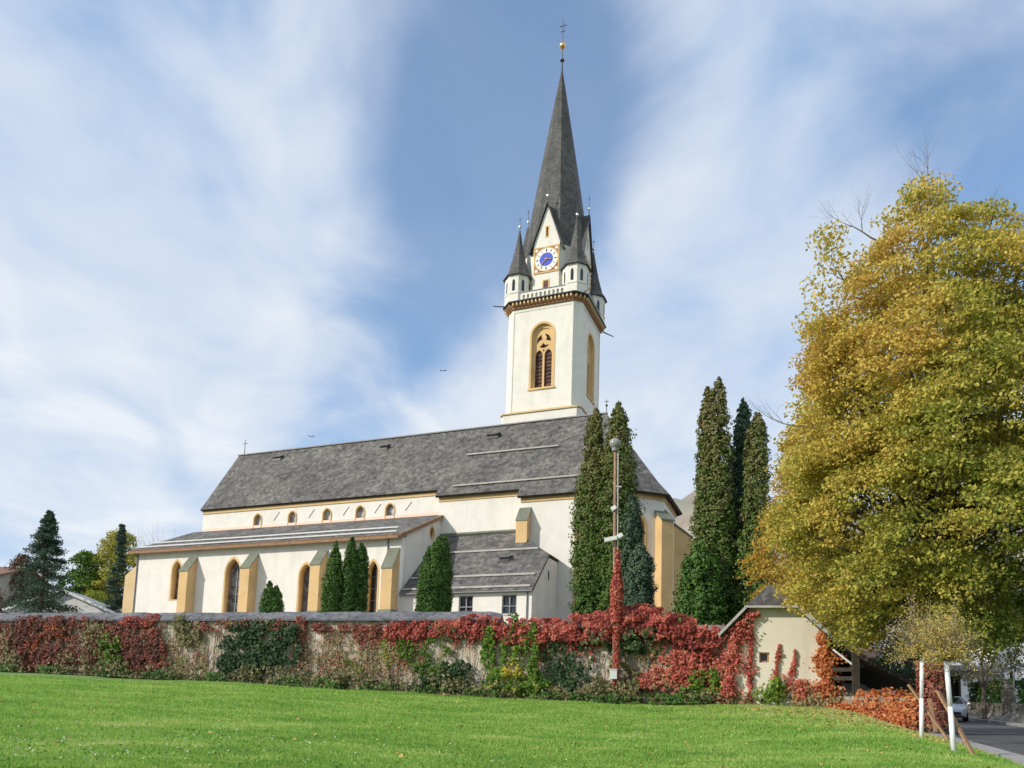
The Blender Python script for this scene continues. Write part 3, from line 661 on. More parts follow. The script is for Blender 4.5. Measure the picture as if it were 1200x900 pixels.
# apse corner buttresses
def skew_buttress(u, v, ang, wd, dp, zt, drop, step=None):
    ca, sa = math.cos(ang), math.sin(ang); m = MB()
    def q(a, b, z): return (u+a*ca-b*sa, v+a*sa+b*ca, z)
    h = wd/2
    if step is None:
        m.add([q(-.4, -h, ZG), q(dp, -h, ZG), q(dp, h, ZG), q(-.4, h, ZG), q(-.4, -h, zt), q(dp, -h, zt-drop), q(dp, h, zt-drop), q(-.4, h, zt)],
              [(0,3,2,1),(4,5,6,7),(0,1,5,4),(1,2,6,5),(2,3,7,6),(3,0,4,7)])
    else:
        zs, dx = step; pr = [(-.4, ZG), (dp+dx, ZG), (dp+dx, zs-.45), (dp, zs), (dp, zt-drop), (-.4, zt)]
        n = len(pr); m.add([q(a, -h, z) for a, z in pr]+[q(a, h, z) for a, z in pr], [tuple(range(n)), tuple(range(2*n-1, n-1, -1))]+[(i, n+i, n+(i+1) % n, (i+1) % n) for i in range(n)])
    b = m.build('buttress', 'ochre', church); inherit(b, church)
    c = MB(); o = .1
    P = [q(-.3, -h-o, zt+.0), q(dp+o, -h-o, zt-drop-.05), q(dp+o, h+o, zt-drop-.05), q(-.3, h+o, zt+.0)]
    c.add(P+[(a, b_, z+.16) for a, b_, z in P], [(0,3,2,1),(4,5,6,7),(0,1,5,4),(1,2,6,5),(2,3,7,6),(3,0,4,7)]); c.build('cap', 'green_copper', b)
skew_buttress(-12.45, 65.2, -.86, 1.1, 1.2, 17.7, 1.25)
skew_buttress(-12.25, 71.0, .42, 1.0, 1.5, 17.7, 1.3, (12.9, .25))
# ---- sacristy annex under its own roof
xf = fr(0, 56.3)
XW = [(-26.43, .64, 7.62, 9.2), (-22.65, .63, 7.62, 9.18)]
rect = lambda c, h, a, b: [(c-h, a), (c+h, a), (c+h, b), (c-h, b)]
slab('annex_wall', xf, [(-32.49, ZG), (-20.76, ZG), (-20.76, 9.7), (-32.49, 9.7)], [rect(*x) for x in XW], 0, .5, 'plaster', church)
for c, h, a, b_ in XW:
    g = slab('window', xf, rect(c, h-.02, a+.02, b_-.02), [], .22, .27, 'dark_glass', church); inherit(g, church)
    slab('frame', xf, rect(c, h+.003, a-.003, b_+.003), [rect(c-.29, .24, a+.1, a+.62), rect(c+.29, .24, a+.1, a+.62), rect(c-.29, .24, a+.7, b_-.1), rect(c+.29, .24, a+.7, b_-.1)], .1, .2, 'lead', g)
    slab('sill', xf, rect(c, h+.1, a-.1, a-.005), [], -.08, .1, 'metal_pale', g)
def lroof(v): return 9.79+.906*(v-56.3)
slab('annex_gable', fr(-20.76, 56.8, E90), [(0, ZG), (5.68, ZG), (5.68, 12.85), (3.14, 12.85), (0, 10.0)], [oval(3.45, 11.35, .27, .48)], 0, .5, 'plaster', church)
g = slab('window', fr(-20.76, 56.8, E90), oval(3.45, 11.35, .26, .47), [], .05, .1, 'dark_glass', church)
KU = -20.62
sheet('annex_roof', [[(-32.49, 56.0, lroof(56.0)), (KU, 56.0, lroof(56.0)), (KU, 59.94, lroof(59.94)), (-24.2, 62.48, lroof(62.48)), (-24.3, 63.03, lroof(63.03)), (-32.49, 63.03, lroof(63.03))],
                     [(KU, 59.94, lroof(59.94)), (KU, 62.48, lroof(59.94)), (-24.2, 62.48, lroof(62.48))]], ['shingle', 'dark_wood'], church, .2)
w = MB(); w.box(-32.4, -24.45, 62.85, 63.03, 15.95, 16.13); w.build('ledge', 'green_copper', church)
w = MB()
for (u0, u1, v0) in ((-31.9, -21.9, 60.6), (-32.3, -21.0, 57.55), (-32.4, -20.9, 56.25)):
    z0 = lroof(v0)+.12; w.bar((u0, v0, z0), (u1, v0, z0), .14, .16)
    k = int((u1-u0)/1.3)
    for i in range(k+1): uu = u0+(u1-u0)*i/k; w.bar((uu, v0+.25, z0+.1), (uu, v0, z0-.04), .07, .08)
w.build('snow_guard', 'snow_guard_wood', church)
hatch(-24.4, 59.2, lroof(59.2), .85, .906)
w = MB(); w.tube((-21.13, 56.22, ZG), (-21.13, 56.22, 9.6), .055); w.bar((-32.4, 55.93, 9.42), (-20.6, 55.93, 9.42), .12, .1); w.build('gutter', 'lead', church)

# ---- the tower
TC = (-26.78, 77.73)
def chsq(h, c, cx=TC[0], cy=TC[1]):
    return [(cx-h+c, cy-h), (cx+h-c, cy-h), (cx+h, cy-h+c), (cx+h, cy+h-c), (cx+h-c, cy+h), (cx-h+c, cy+h), (cx-h, cy+h-c), (cx-h, cy-h+c)]
h, c = 4.225, .82; z0, z1 = 31.3, 43.1
pl = chsq(h, c)
tower = None
shaft = MB()
# chamfered corner piers (solid), then a slab on each side between them
th_ = .95
for k in (0, 1, 2, 3):
    i = (2*k+1) % 8; a = pl[i]; b = pl[(i+1) % 8]          # chamfer edge a-b
    cx_, cy_ = (1 if k in (0, 1) else -1), (1 if k in (1, 2) else -1)
    q = {0: [(pl[1][0], pl[1][1]), pl[2], (pl[2][0]-th_, pl[2][1]), (pl[1][0], pl[1][1]+th_)],
         1: [pl[3], pl[4], (pl[4][0], pl[4][1]-th_), (pl[3][0]-th_, pl[3][1])],
         2: [pl[5], pl[6], (pl[6][0]+th_, pl[6][1]), (pl[5][0], pl[5][1]-th_)],
         3: [pl[7], pl[0], (pl[0][0], pl[0][1]+th_), (pl[7][0]+th_, pl[7][1])]}[k]
    shaft.prism(q, z0, z1)
shaft.prism(chsq(h-.6, .5), z0, z0+.3)
tower = shaft.build('tower', 'tower_plaster', church); inherit(tower, church)
WS = (-.02, 1.43, 33.9, 39.85, 41.35)
L = 2*(h-c)
faces = {'S': fr(pl[0][0], pl[0][1], 0), 'E': fr(pl[2][0], pl[2][1], E90), 'N': fr(pl[4][0], pl[4][1], math.pi), 'W': fr(pl[6][0], pl[6][1], -E90)}
for nme, f in faces.items():
    hole = [arch(L/2+.05, *WS[1:])]
    slab('tower_wall', f, [(0, z0), (L, z0), (L, z1), (0, z1)], hole, .05, .9, 'tower_plaster', tower)
    # raised frame round the sunken panel: flush strip at the sides, top and bottom
    slab('wall_strip', f, [(0, z0+.02), (L, z0+.02), (L, z1-.02), (0, z1-.02)], [[(.16, z0+.12), (L-.16, z0+.12), (L-.16, z1-.35), (.16, z1-.35)]], 0, .048, 'tower_plaster', tower)
    if nme in 'SEW':
        cc = L/2+.05; hw, wz0, wzs, wzt = WS[1:]
        g = slab('belfry_window', f, arch(cc, hw-.3, wz0+.1, wzs, wzt-.4), [], .72, .78, 'louvre', church); inherit(g, church)
        # splayed ochre surround in two steps
        slab('frame', f, arch(cc, hw+.003, wz0-.003, wzs, wzt+.003), [arch(cc, hw-.2, wz0+.12, wzs, wzt-.24)], .02, .6, 'ochre', g)
        slab('frame', f, arch(cc, hw-.1, wz0+.02, wzs, wzt-.12), [arch(cc, hw-.42, wz0+.2, wzs, wzt-.62)], .36, .82, 'ochre', g)
        # tracery: two lights, a swirling wheel above
        zsp = 38.0; zc = 39.35; R = .92; hi = hw-.40
        holes = [arch(cc-.52, .42, wz0+.2, zsp-.25, zsp+.38), arch(cc+.52, .42, wz0+.2, zsp-.25, zsp+.38)]
        for k in range(3):
            a0 = math.radians(100+120*k); pts = []
            for i in range(9): a = a0+math.radians(14)+math.radians(88)*i/8; pts.append((cc+R*.86*math.cos(a), zc+R*.86*math.sin(a)))
            for i in range(5): tt = i/4; a = a0+math.radians(102-70*tt); rr = R*(.80-.62*tt); pts.append((cc+rr*math.cos(a), zc+rr*math.sin(a)))
            for i in range(4): tt = (i+1)/4; a = a0+math.radians(32-22*tt); rr = R*(.18+.66*tt); pts.append((cc+rr*math.cos(a), zc+rr*math.sin(a)))
            holes.append(pts)
        holes += [oval(cc, 38.28, .1, .13, 8)]
        slab('tracery', f, arch(cc, hi, wz0+.15, wzs, wzt-.58), holes, .48, .70, 'ochre', g)
        sl_ = MB()
        for s in (-.52, .52):
            for i in range(9):
                zz_ = wz0+.45+i*.42; P = [place(f, cc+s-.42, zz_, .62), place(f, cc+s+.42, zz_, .62), place(f, cc+s+.42, zz_+.12, .72), place(f, cc+s-.42, zz_+.12, .72)]
                sl_.add(P+[(p[0], p[1], p[2]+.04) for p in P], [(0,1,2,3),(7,6,5,4),(0,4,5,1),(2,6,7,3)])
        sl_.build('louvre', 'louvre', g)
        slab('sill', f, [(cc-hw-.1, wz0-.14), (cc+hw+.1, wz0-.14), (cc+hw+.1, wz0-.005), (cc-hw-.1, wz0-.005)], [], -.08, .6, 'ochre', g)
# plinth and string course
w = MB(); w.prism(chsq(4.42, .35), 22, 31.26); w.build('plinth', 'tower_plaster', tower)
w = MB(); w.prism(chsq(4.55, .38), 31.27, 31.40); w.prism(chsq(4.40, .6), 31.41, 31.62, poly2=chsq(4.25, .8)); w.build('string_course', 'ochre_pale', tower)
# cornice on brackets with painted panels
w = MB(); w.prism(chsq(4.42, 1.0), 43.11, 43.3, 0); w.prism(chsq(4.50, 1.02), 43.31, 43.72, 1)
for k in range(8):
    a = chsq(4.50, 1.02)[k]; b = chsq(4.50, 1.02)[(k+1) % 8]; n = max(2, int(math.hypot(b[0]-a[0], b[1]-a[1])/.42)); dx, dy = (b[0]-a[0]), (b[1]-a[1]); LL = math.hypot(dx, dy); nx_, ny_ = dy/LL, -dx/LL
    for i in range(n):
        t = (i+.5)/n; x, y = a[0]+dx*t, a[1]+dy*t; w.bar((x+nx_*-.02, y+ny_*-.02, 43.50), (x+nx_*.27, y+ny_*.27, 43.54), .17, .30, 2)
w.prism(chsq(4.86, 1.14), 43.73, 43.84, 3)
w.build('cornice', ['cornice_wood', 'clock_red', 'ochre_pale', 'black_iron'], tower)
for s1, s2 in ((-1, -1), (1, -1), (1, 1), (-1, 1)):
    w = MB(); x, y = TC[0]+s1*4.3, TC[1]+s2*4.3; w.tube((x, y, 43.6), (x+s1*1.0, y+s2*1.0, 43.35), .08, .05); w.build('waterspout', 'black_iron', tower)
# gallery parapet with little arches
for nme, a in (('S', 0), ('E', E90), ('N', math.pi), ('W', -E90)):
    ca, sa = math.cos(a), math.sin(a); r0 = 4.42
    f = (TC[0]-3.3*ca+r0*sa, TC[1]-3.3*sa-r0*ca, a); holes = []
    for i in range(10):
        cc = 1.15+i*.48
        holes.append(arch(cc, .13, 43.95, 44.45, 44.62, 4))
    slab('parapet', f, [(0, 43.85), (6.6, 43.85), (6.6, 44.82), (0, 44.82)], holes, 0, .22, 'tower_plaster', tower)
    slab('parapet', f, [(.9, 43.86), (5.8, 43.86), (5.8, 44.80), (.9, 44.80)], [], .222, .28, 'tower_plaster', tower)
    slab('coping', f, [(-.1, 44.83), (6.7, 44.83), (6.7, 44.9), (-.1, 44.9)], [], -.06, .3, 'lead', tower)
# upper octagon
def octo(ap, cx=TC[0], cy=TC[1], off=math.pi/8):
    R = ap/math.cos(math.pi/8); return [(cx+R*math.cos(off+i*math.pi/4), cy+R*math.sin(off+i*math.pi/4)) for i in range(8)]
w = MB(); w.prism(octo(3.5), 43.85, 50.3); w.build('octagon_wall', 'tower_plaster', tower)
ZA = 74.35
w = MB(); R0 = octo(3.47); w.prism(R0, 50.1, 50.22)
n8 = 8; lv = [(50.23, 3.46), (53.5, 3.1), (60, 2.2), (67, 1.17), (73.9, .12)]
vs = []; 
for z, ap in lv: vs += [(x, y, z) for x, y in octo(ap)]
vs.append((TC[0], TC[1], ZA)); fsx = []
for j in range(len(lv)-1):
    for i in range(8): fsx.append((j*8+i, j*8+(i+1) % 8, (j+1)*8+(i+1) % 8, (j+1)*8+i))
fsx += [(32+i, 32+(i+1) % 8, 40) for i in range(8)]
w.add(vs, fsx); spire = w.build('spire', 'spire_shingle', tower)
w = MB(); w.tube((TC[0], TC[1], 73.6), (TC[0], TC[1], 75.4), .12, .07, 8); w.ball((TC[0], TC[1], 75.45), .26, sz=.6); w.tube((TC[0], TC[1], 75.4), (TC[0], TC[1], 80.8), .06, .035)
w.bar((TC[0]-.42, TC[1], 79.9), (TC[0]+.42, TC[1], 79.9), .06, .08); w.bar((TC[0]-.26, TC[1], 79.2), (TC[0]+.26, TC[1], 79.2), .06, .08); w.build('spire_cross', 'black_iron', tower)
w = MB(); w.ball((TC[0], TC[1], 77.35), .38, 16, 10); w.build('spire_ball', 'gold', tower, smooth=True)
# four gables of the spire, each with its roof, window, finial
GH = 1.72; GZ0, GZ1 = 50.1, 55.3
for k, a in enumerate((0, E90, math.pi, -E90)):
    ca, sa = math.cos(a), math.sin(a)
    f = (TC[0]-0*ca+3.5*sa, TC[1]+0*sa-3.5*ca, a)          # centre of the face, s along it
    slab('gable', f, [(-1.5, 50.0), (1.5, 50.0), (1.5, 50.6), (0, 55.0), (-1.5, 50.6)], [rect(0, .18, 51.3, 52.6)], -.03, .5, 'tower_plaster', tower)
    slab('gable_window', f, rect(0, .2, 51.28, 52.62), [rect(0, .1, 51.4, 52.5)], -.06, .12, 'ochre', tower)
    slab('gable_window', f, rect(0, .11, 51.38, 52.52), [], .13, .2, 'dark_glass', tower)
    q = lambda s, z, wv: place(f, s, z, wv)
    over = -.28; dep = 3.4
    # roof slopes run back to the spire
    sheet('gable_roof', [[q(0, 55.35, over), q(-2.0, 49.75, over), q(-2.0, 49.75, .9), q(0, 55.35, 2.7)], [q(0, 55.35, over), q(2.0, 49.75, over), q(2.0, 49.75, .9), q(0, 55.35, 2.7)]], ['spire_shingle', 'black_iron'], tower, .13)
    w = MB(); p = q(0, 55.3, over+.15); w.tube(p, (p[0], p[1], 57.6), .05, .025, mi=1); w.ball((p[0], p[1], 56.1), .15, sz=1.2); w.bar((p[0]-.22*ca, p[1]-.22*sa, 57.35), (p[0]+.22*ca, p[1]+.22*sa, 57.35), .05, .05, 1)
    w.build('finial', ['silver_ball', 'black_iron'], tower)
# corner turrets
for k, (s1, s2) in enumerate(((-1, -1), (1, -1), (1, 1), (-1, 1))):
    cx, cy = TC[0]+s1*3.3, TC[1]+s2*3.3; ap = 1.32
    w = MB(); o8 = octo(ap, cx, cy); w.prism(o8, 43.86, 47.1); tur = w.build('turret', 'tower_plaster', tower)
    for i in range(8):
        w = MB(); a = o8[i]; b = o8[(i+1) % 8]; mx_, my_ = (a[0]+b[0])/2, (a[1]+b[1])/2; ang = math.atan2(b[1]-a[1], b[0]-a[0]); f = (mx_, my_, ang)
        pts = arch(0, .16, 45.15, 46.15, 46.5, 4); P = [place(f, s, z, ww) for ww in (-.012, .05) for s, z in pts]; n = len(pts)
        w.add(P, [tuple(range(n)), tuple(range(2*n-1, n-1, -1))]+[(j, n+j, n+(j+1) % n, (j+1) % n) for j in range(n)])
        w.build('turret_window', 'dark_glass', tower)
    w = MB()
    for i in range(8):
        a = o8[i]; b = o8[(i+1) % 8]; ang = math.atan2(b[1]-a[1], b[0]-a[0]); f = ((a[0]+b[0])/2, (a[1]+b[1])/2, ang)
        P = [place(f, s, z, ww) for ww in (-.06, .02) for s, z in ((-.5, 44.85), (.5, 44.85), (.5, 44.95), (-.5, 44.95))]
        w.add(P, [(0,1,2,3),(4,7,6,5),(0,4,5,1),(1,5,6,2),(2,6,7,3),(3,7,4,0)])
    w.build('turret_ledge', 'tower_plaster', tower)
    w = MB(); lv = [(46.95, ap+.26), (47.7, ap*.83), (49.6, .62), (51.5, .28), (52.9, .06)]; vs = []
    for z, aa in lv: vs += [(x, y, z) for x, y in octo(aa, cx, cy)]
    fsx = [(j*8+i, j*8+(i+1) % 8, (j+1)*8+(i+1) % 8, (j+1)*8+i) for j in range(4) for i in range(8)]+[tuple(range(7, -1, -1)), tuple(range(32, 40))]
    w.add(vs, fsx); w.build('turret_spire', 'spire_shingle', tower)
    w = MB(); w.tube((cx, cy, 52.7), (cx, cy, 54.5), .045, .02, mi=1); w.ball((cx, cy, 53.35), .16, sz=1.15); w.bar((cx-.18, cy, 54.25), (cx+.18, cy, 54.25), .04, .04, 1); w.build('finial', ['silver_ball', 'black_iron'], tower)
# clocks on two sides: painted square, white ring, blue dial, gilt hands
for a in (0, E90):
    ca, sa = math.cos(a), math.sin(a); f = (TC[0]+3.5*sa, TC[1]-3.5*ca, a)
    cz = 48.72; sq = rect(0, 1.44, cz-1.5, cz+1.5)
    ck = slab('clock', f, sq, [], -.05, .01, 'clock_red', church); inherit(ck, church)
    slab('border', f, rect(0, 1.46, cz-1.52, cz+1.52), [rect(0, 1.33, cz-1.39, cz+1.39)], -.08, -.01, 'ochre', ck)
    slab('ring', f, oval(0, cz, 1.3, 1.3, 40), [oval(0, cz, .78, .78, 32)], -.085, -.051, 'clock_white', ck)
    slab('ring', f, oval(0, cz, 1.38, 1.38, 40), [oval(0, cz, 1.29, 1.29, 40)], -.10, -.051, 'ochre', ck)
    slab('dial', f, oval(0, cz, .77, .77, 32), [], -.09, -.052, 'clock_blue', ck)
    for sx in (-1, 1):
        for sz in (-1, 1): slab('corner_ornament', f, oval(sx*1.13, cz+sz*1.17, .17, .17, 10), [], -.075, -.051, 'clock_white', ck)
    w = MB()
    for i in range(12):
        t = math.radians(30*i); c0, c1 = math.sin(t), math.cos(t); w.bar(place(f, c0*.9, cz+c1*.9, -.10), place(f, c0*1.19, cz+c1*1.19, -.10), .07 if i % 3 else .12, .03)
    w.build('hour_mark', 'clock_black', ck)
    w = MB()
    for t, l0, l1, ww in ((math.radians(100), -.2, .62, .12), (math.radians(222), -.25, .95, .08)):
        w.bar(place(f, math.sin(t)*l0, cz+math.cos(t)*l0, -.13), place(f, math.sin(t)*l1, cz+math.cos(t)*l1, -.13), ww, .03)
    w.ball(place(f, 0, cz, -.13), .1); w.build('clock_hand', 'clock_gold', ck)
f = (TC[0], TC[1]-3.5, 0)
g = slab('window', f, rect(0, .28, 45.1, 46.3), [], -.01, .05, 'louvre', church); inherit(g, church); slab('frame', f, rect(0, .42, 44.95, 46.45), [rect(0, .27, 45.1, 46.32)], -.03, .03, 'ochre', g)
# crosses on the ridge ends
w = MB(); w.tube((-60.6, RV, RZ), (-60.6, RV, 29.9), .04, .03); w.bar((-60.95, RV, 29.45), (-60.25, RV, 29.45), .05, .06)
w.build('ridge_cross', 'black_iron', church)
w = MB(); w.tube((-18.2, RV, RZ), (-18.2, RV, 29.5), .06, .03); w.ball((-18.2, RV, 28.9), .12); w.bar((-18.4, RV, 29.3), (-18.0, RV, 29.3), .05, .05); w.build('ridge_cross', 'black_iron', church)

def gz(x, y): return float(ground_z(x, y))
# ------------------------------------------------------------ churchyard wall
WN = Vector((-.246, -1, 0)).normalized(); WD = Vector((1, -.246, 0)).normalized()
def onwall(X, w, z): return (X+WN.x*w, wallY(X)+WN.y*w, z)       # w: metres in front of its face
bw = thing('boundary_wall', 'long pale rubble churchyard wall with grey shingled coping, overgrown by creepers', 'wall', (-12, wallY(-12), .9)); reg(bw, (-12, float(wallY(-12)), .9))
mb = MB(); Xs = np.concatenate([np.arange(-36, 8.5, .5), [8.55]])
def wtop(X): return np.interp(X, [-40, -.6, -.3, 3, 6, 8.6], [3.72, 3.86, 3.62, 3.55, 3.9, 3.3])
v = []
for X in Xs:
    zt = float(wtop(X)); zb = float(meadow_base(X))-.5
    for w, z in ((0, zb), (0, zt), (-.5, zt), (-.5, zb)): v.append(onwall(X, w+.03*math.sin(X*3.1+z), z))
n = len(Xs); mb.add(v, [(4*i+k, 4*i+(k+1) % 4, 4*i+4+(k+1) % 4, 4*i+4+k) for i in range(n-1) for k in range(4)]+[(0, 1, 2, 3), (4*n-1, 4*n-2, 4*n-3, 4*n-4)])
mb.build('wall', 'rubble_plaster', bw)
mb = MB(); v = []; Xc = [x for x in Xs if x <= -.5]
for X in Xc:
    zt = float(wtop(X)); e = .02*math.sin(X*2.3)+.015*math.sin(X*5.1)
    for w, z in ((.2, zt-.03), (.2, zt+.06), (-.28, zt+.43+e), (-.72, zt+.06), (-.72, zt-.03)): v.append(onwall(X, w, z))
n = len(Xc); mb.add(v, [(5*i+k, 5*i+(k+1) % 5, 5*i+5+(k+1) % 5, 5*i+5+k) for i in range(n-1) for k in range(5)]+[(0, 1, 2, 3, 4), (5*n-1, 5*n-2, 5*n-3, 5*n-4, 5*n-5)])
mb.build('coping', 'coping_shingle', bw)

# ------------------------------------------------------------ climbing plants on it
def creeper(label, blobs, mat, n, leaf, tint, thick=.22, cat='creeper', name='creeper', edge=.35, tvar=.15, strands=0, seed=3, zmax=None, name2=None, off=.04, aspect=.75, hang=.6, tfun=None):
    """blobs: (X, z, half width, half height) on the wall face; the outline is ragged"""
    r = np.random.default_rng(seed); A = np.array([b[2]*b[3] for b in blobs]); A = A/A.sum()
    k = r.choice(len(blobs), n*2, p=A); q = ballpts(n*2)[:, :2]; q = q/np.sqrt((q**2).sum(1))[:, None]*np.sqrt(r.uniform(0, 1, n*2))[:, None]
    b = np.array([bb[:4] for bb in blobs])[k]; ex = (np.array([bb[4] if len(bb) > 4 else 0 for bb in blobs])[k])
    qx = np.where(ex > 0, r.uniform(-1, 1, n*2), q[:, 0]); qz = np.where(ex > 0, r.uniform(-1, 1, n*2), q[:, 1])
    X = b[:, 0]+qx*b[:, 2]; Z = b[:, 1]+qz*b[:, 3]
    d = np.maximum(np.abs(qx), np.abs(qz)); pts = np.stack([X, Z, X*0], 1)
    nz = vnoise(pts, 1.5, seed)+.9*vnoise(pts, 4.5, seed+1)+.5*vnoise(pts, 11, seed+2)
    keep = (d < 1-edge*(.6+1.5*nz)) ; keep &= r.uniform(0, 1, n*2) < np.clip(.58+1.2*vnoise(pts, 3.0, seed+4), .05, 1)
    X, Z, nz = X[keep][:n], Z[keep][:n], nz[keep][:n]
    gb = np.array(meadow_base(X)); Z = np.maximum(Z, gb+.02)
    th = thick*(.6+.8*(nz+1)*.5)*r.uniform(.0, 1, len(X))**.6
    if zmax is not None: Z = np.minimum(Z, zmax)
    top = np.array(wtop(X)); over = np.clip(Z-top, 0, 2)
    w = off+th-over*.45
    P = np.stack([X+WN.x*w, wallY(X)+WN.y*w, Z], 1)
    T = (tint if tfun is None else tfun(X, Z))+tvar*r.normal(0, 1, len(X))*.6+.26*vnoise(np.stack([X, Z, X], 1), 2.0, seed+9)+.2*vnoise(np.stack([X*3, Z*.7, X], 1), 3.1, seed+8)
    if strands:
        SP = []; ST = []
        for _ in range(strands):
            bb = blobs[int(r.integers(0, len(blobs)))]; x = bb[0]+r.uniform(-1, 1)*bb[2]; z = bb[1]-bb[3]*r.uniform(-.2, .8); L = r.uniform(.3, 1.0)*hang*1.4
            m = int(L*26); zz = z-np.linspace(0, L, m); xx = x+.05*np.sin(zz*5+x)+r.normal(0, .035, m); zz = np.maximum(zz, meadow_base(x)+.05)
            SP.append(np.stack([xx+WN.x*(off+.1), wallY(xx)+WN.y*(off+.1)+r.normal(0, .04, m), zz], 1)); ST.append(np.full(m, (tint if tfun is None else .5))+r.normal(0, tvar, m))
        P = np.concatenate([P]+SP); T = np.concatenate([T]+ST)
    c = (float(P[:, 0].mean()), float(P[:, 1].mean()), float(P[:, 2].min()))
    o = leafmesh(name, P, leaf, mat, T, aspect=aspect, org=c, nrm=np.array([WN.x, WN.y-.2, .35])[None, :], droop=.7)
    o.location = c; tag(o, label, cat); return o
R = 1
creeper('wine red and brown creeper blanket covering the far left of the wall', [(-28.5, 2.6, 5, 1.4, R), (-23.2, 2.6, 1.75, 1.45, R), (-21.5, 2.6, 1.6, 1.4, R)], 'wine_creeper_leaf', 22100, .10, .36, .3, strands=60, seed=21, edge=.12)
creeper('yellow and olive creeper patch between the wine red masses on the left of the wall', [(-20.3, 2.9, .75, 1.1), (-20.5, 1.9, .5, .9)], 'brush_leaf', 1500, .12, .62, .3, seed=22)
creeper('dark wine creeper with red top left of the bare stretch of wall', [(-18.2, 2.5, 1.8, 1.4, R), (-17.0, 2.0, .9, 1.0)], 'wine_creeper_leaf', 6760, .10, .42, .28, strands=30, seed=23, edge=.2)
creeper('olive brown gap in the wine red creeper near the left edge of the picture', [(-25.2, 2.4, .5, 1.2), (-25.3, 1.5, .8, .5)], 'brush_leaf', 900, .10, .8, .34, seed=46, edge=.3)
creeper('rusty orange creeper tuft within the wine red blanket', [(-22.6, 3.2, 1.0, .5), (-23.6, 2.6, .6, .6)], 'orange_creeper_leaf', 700, .10, .25, .36, seed=47, edge=.4)
creeper('light green shrub growing against the wine red creeper', [(-19.3, 2.2, .75, .95), (-19.0, 1.5, .9, .5)], 'yellowgreen_leaf', 1500, .15, .32, .45, 'shrub', 'shrub', seed=24)
creeper('small bright crimson tuft lying over the wall coping on the left', [(-18.0, 3.75, 1.0, .32), (-17.3, 3.9, .5, .25)], 'red_creeper_leaf', 1215, .105, .42, .25, seed=25, edge=.2)
creeper('olive creeper bush topping the coping above the bare pale wall', [(-15.6, 3.7, .55, .5), (-15.2, 3.0, .7, .5)], 'brush_leaf', 900, .12, .55, .3, seed=26)
creeper('orange brown thin creeper on the bare pale stretch left of the ivy', [(-16.9, 2.5, .9, 1.2), (-15.4, 2.3, 1.2, 1.2)], 'wine_creeper_leaf', 900, .11, .82, .12, seed=27, edge=.4, strands=24)
creeper('dark green ivy mass with brown tips in the left half of the wall', [(-11.9, 2.4, 1.8, 1.5), (-10.6, 2.7, 1.3, 1.2), (-12.4, 1.6, 1.3, .8)], 'ivy_leaf', 5500, .15, .45, .35, 'ivy', 'ivy', seed=28, edge=.2)
creeper('faded red fringe creeper hanging under the coping above the ivy', [(-12.3, 3.62, 3.0, .32, R), (-9.6, 3.75, .3, .4)], 'wine_creeper_leaf', 2990, .10, .62, .22, strands=30, seed=29, edge=.3, hang=.5)
creeper('thin wine red fringe creeper under the coping right of the ivy', [(-7.3, 3.5, 2.2, .22, R), (-6.4, 3.35, .7, .35)], 'wine_creeper_leaf', 1500, .11, .5, .16, strands=26, seed=30, hang=.55)
creeper('sparse dry creeper stems on the palest stretch of wall', [(-8.3, 2.4, 1.3, 1.0), (-5.9, 2.3, 1.6, 1.1)], 'brush_leaf', 800, .10, .85, .08, seed=31, edge=.4, strands=30)
creeper('bright red creeper draped along the coping before the annex', [(-3.3, 3.45, 2.9, .42, R), (-4.6, 3.3, .9, .4), (-1.3, 3.55, 1.2, .6)], 'red_creeper_leaf', 6210, .105, .45, .3, strands=50, seed=32, edge=.25, hang=.5)
creeper('yellow green creeper patch below the red fringe left of the bright green climber', [(-3.4, 2.1, 1.0, 1.0), (-2.9, 1.4, 1.1, .7), (-4.6, 2.6, .5, .7)], 'yellowgreen_leaf', 1500, .13, .30, .25, seed=33, edge=.5)
creeper('dark green low shrub at the wall foot left of the bright green climber', [(-2.3, 1.4, .9, .75), (-3.4, 1.0, .9, .45)], 'ivy_leaf', 1300, .14, .35, .4, 'shrub', 'shrub', seed=34)
creeper('thin brown and rusty creeper web on the pale wall right of the ivy', [(-8.6, 2.6, 1.5, 1.2), (-6.2, 2.2, 1.8, 1.3), (-4.4, 2.4, 1.0, 1.0)], 'wine_creeper_leaf', 1500, .09, .72, .1, seed=48, edge=.35, strands=40)
creeper('yellowish green creeper wisps on the pale wall before the fringe of red', [(-5.4, 2.6, .45, .9), (-7.0, 1.8, .6, .6)], 'yellowgreen_leaf', 420, .10, .6, .12, seed=49, edge=.4)
# the bright green climber with its vertical shoots
creeper('bright green and yellow climber with tall upright shoots mid wall', [(-.9, 2.2, .3, 1.6), (.05, 2.6, .42, 1.75), (.45, 2.5, .35, 1.5), (1.0, 2.3, .25, 1.6), (.3, 1.3, 1.2, .7), (.9, 1.0, 1.0, .5), (-.2, 1.2, .9, .6)], 'yellowgreen_leaf', 5200, .14, .42, .5, 'climber', 'climber', seed=35, edge=.15,
        tfun=lambda X, Z: .34+.5*np.exp(-((Z-1.7)/.35)**2)*(np.abs(X-.3) < .5)+.42*(Z < 1.1)*(vnoise(np.stack([X, Z, X], 1), 4, 2) > .1))
def mound(X): return 0
creeper('thick red creeper mound over the wall top left of the lamp post', [(1.6, 3.45, 1.9, .5, R), (2.9, 3.5, .9, .7), (.6, 3.1, 1.1, .35)], 'red_creeper_leaf', 7020, .105, .42, .45, strands=60, seed=36, edge=.22, hang=.7)
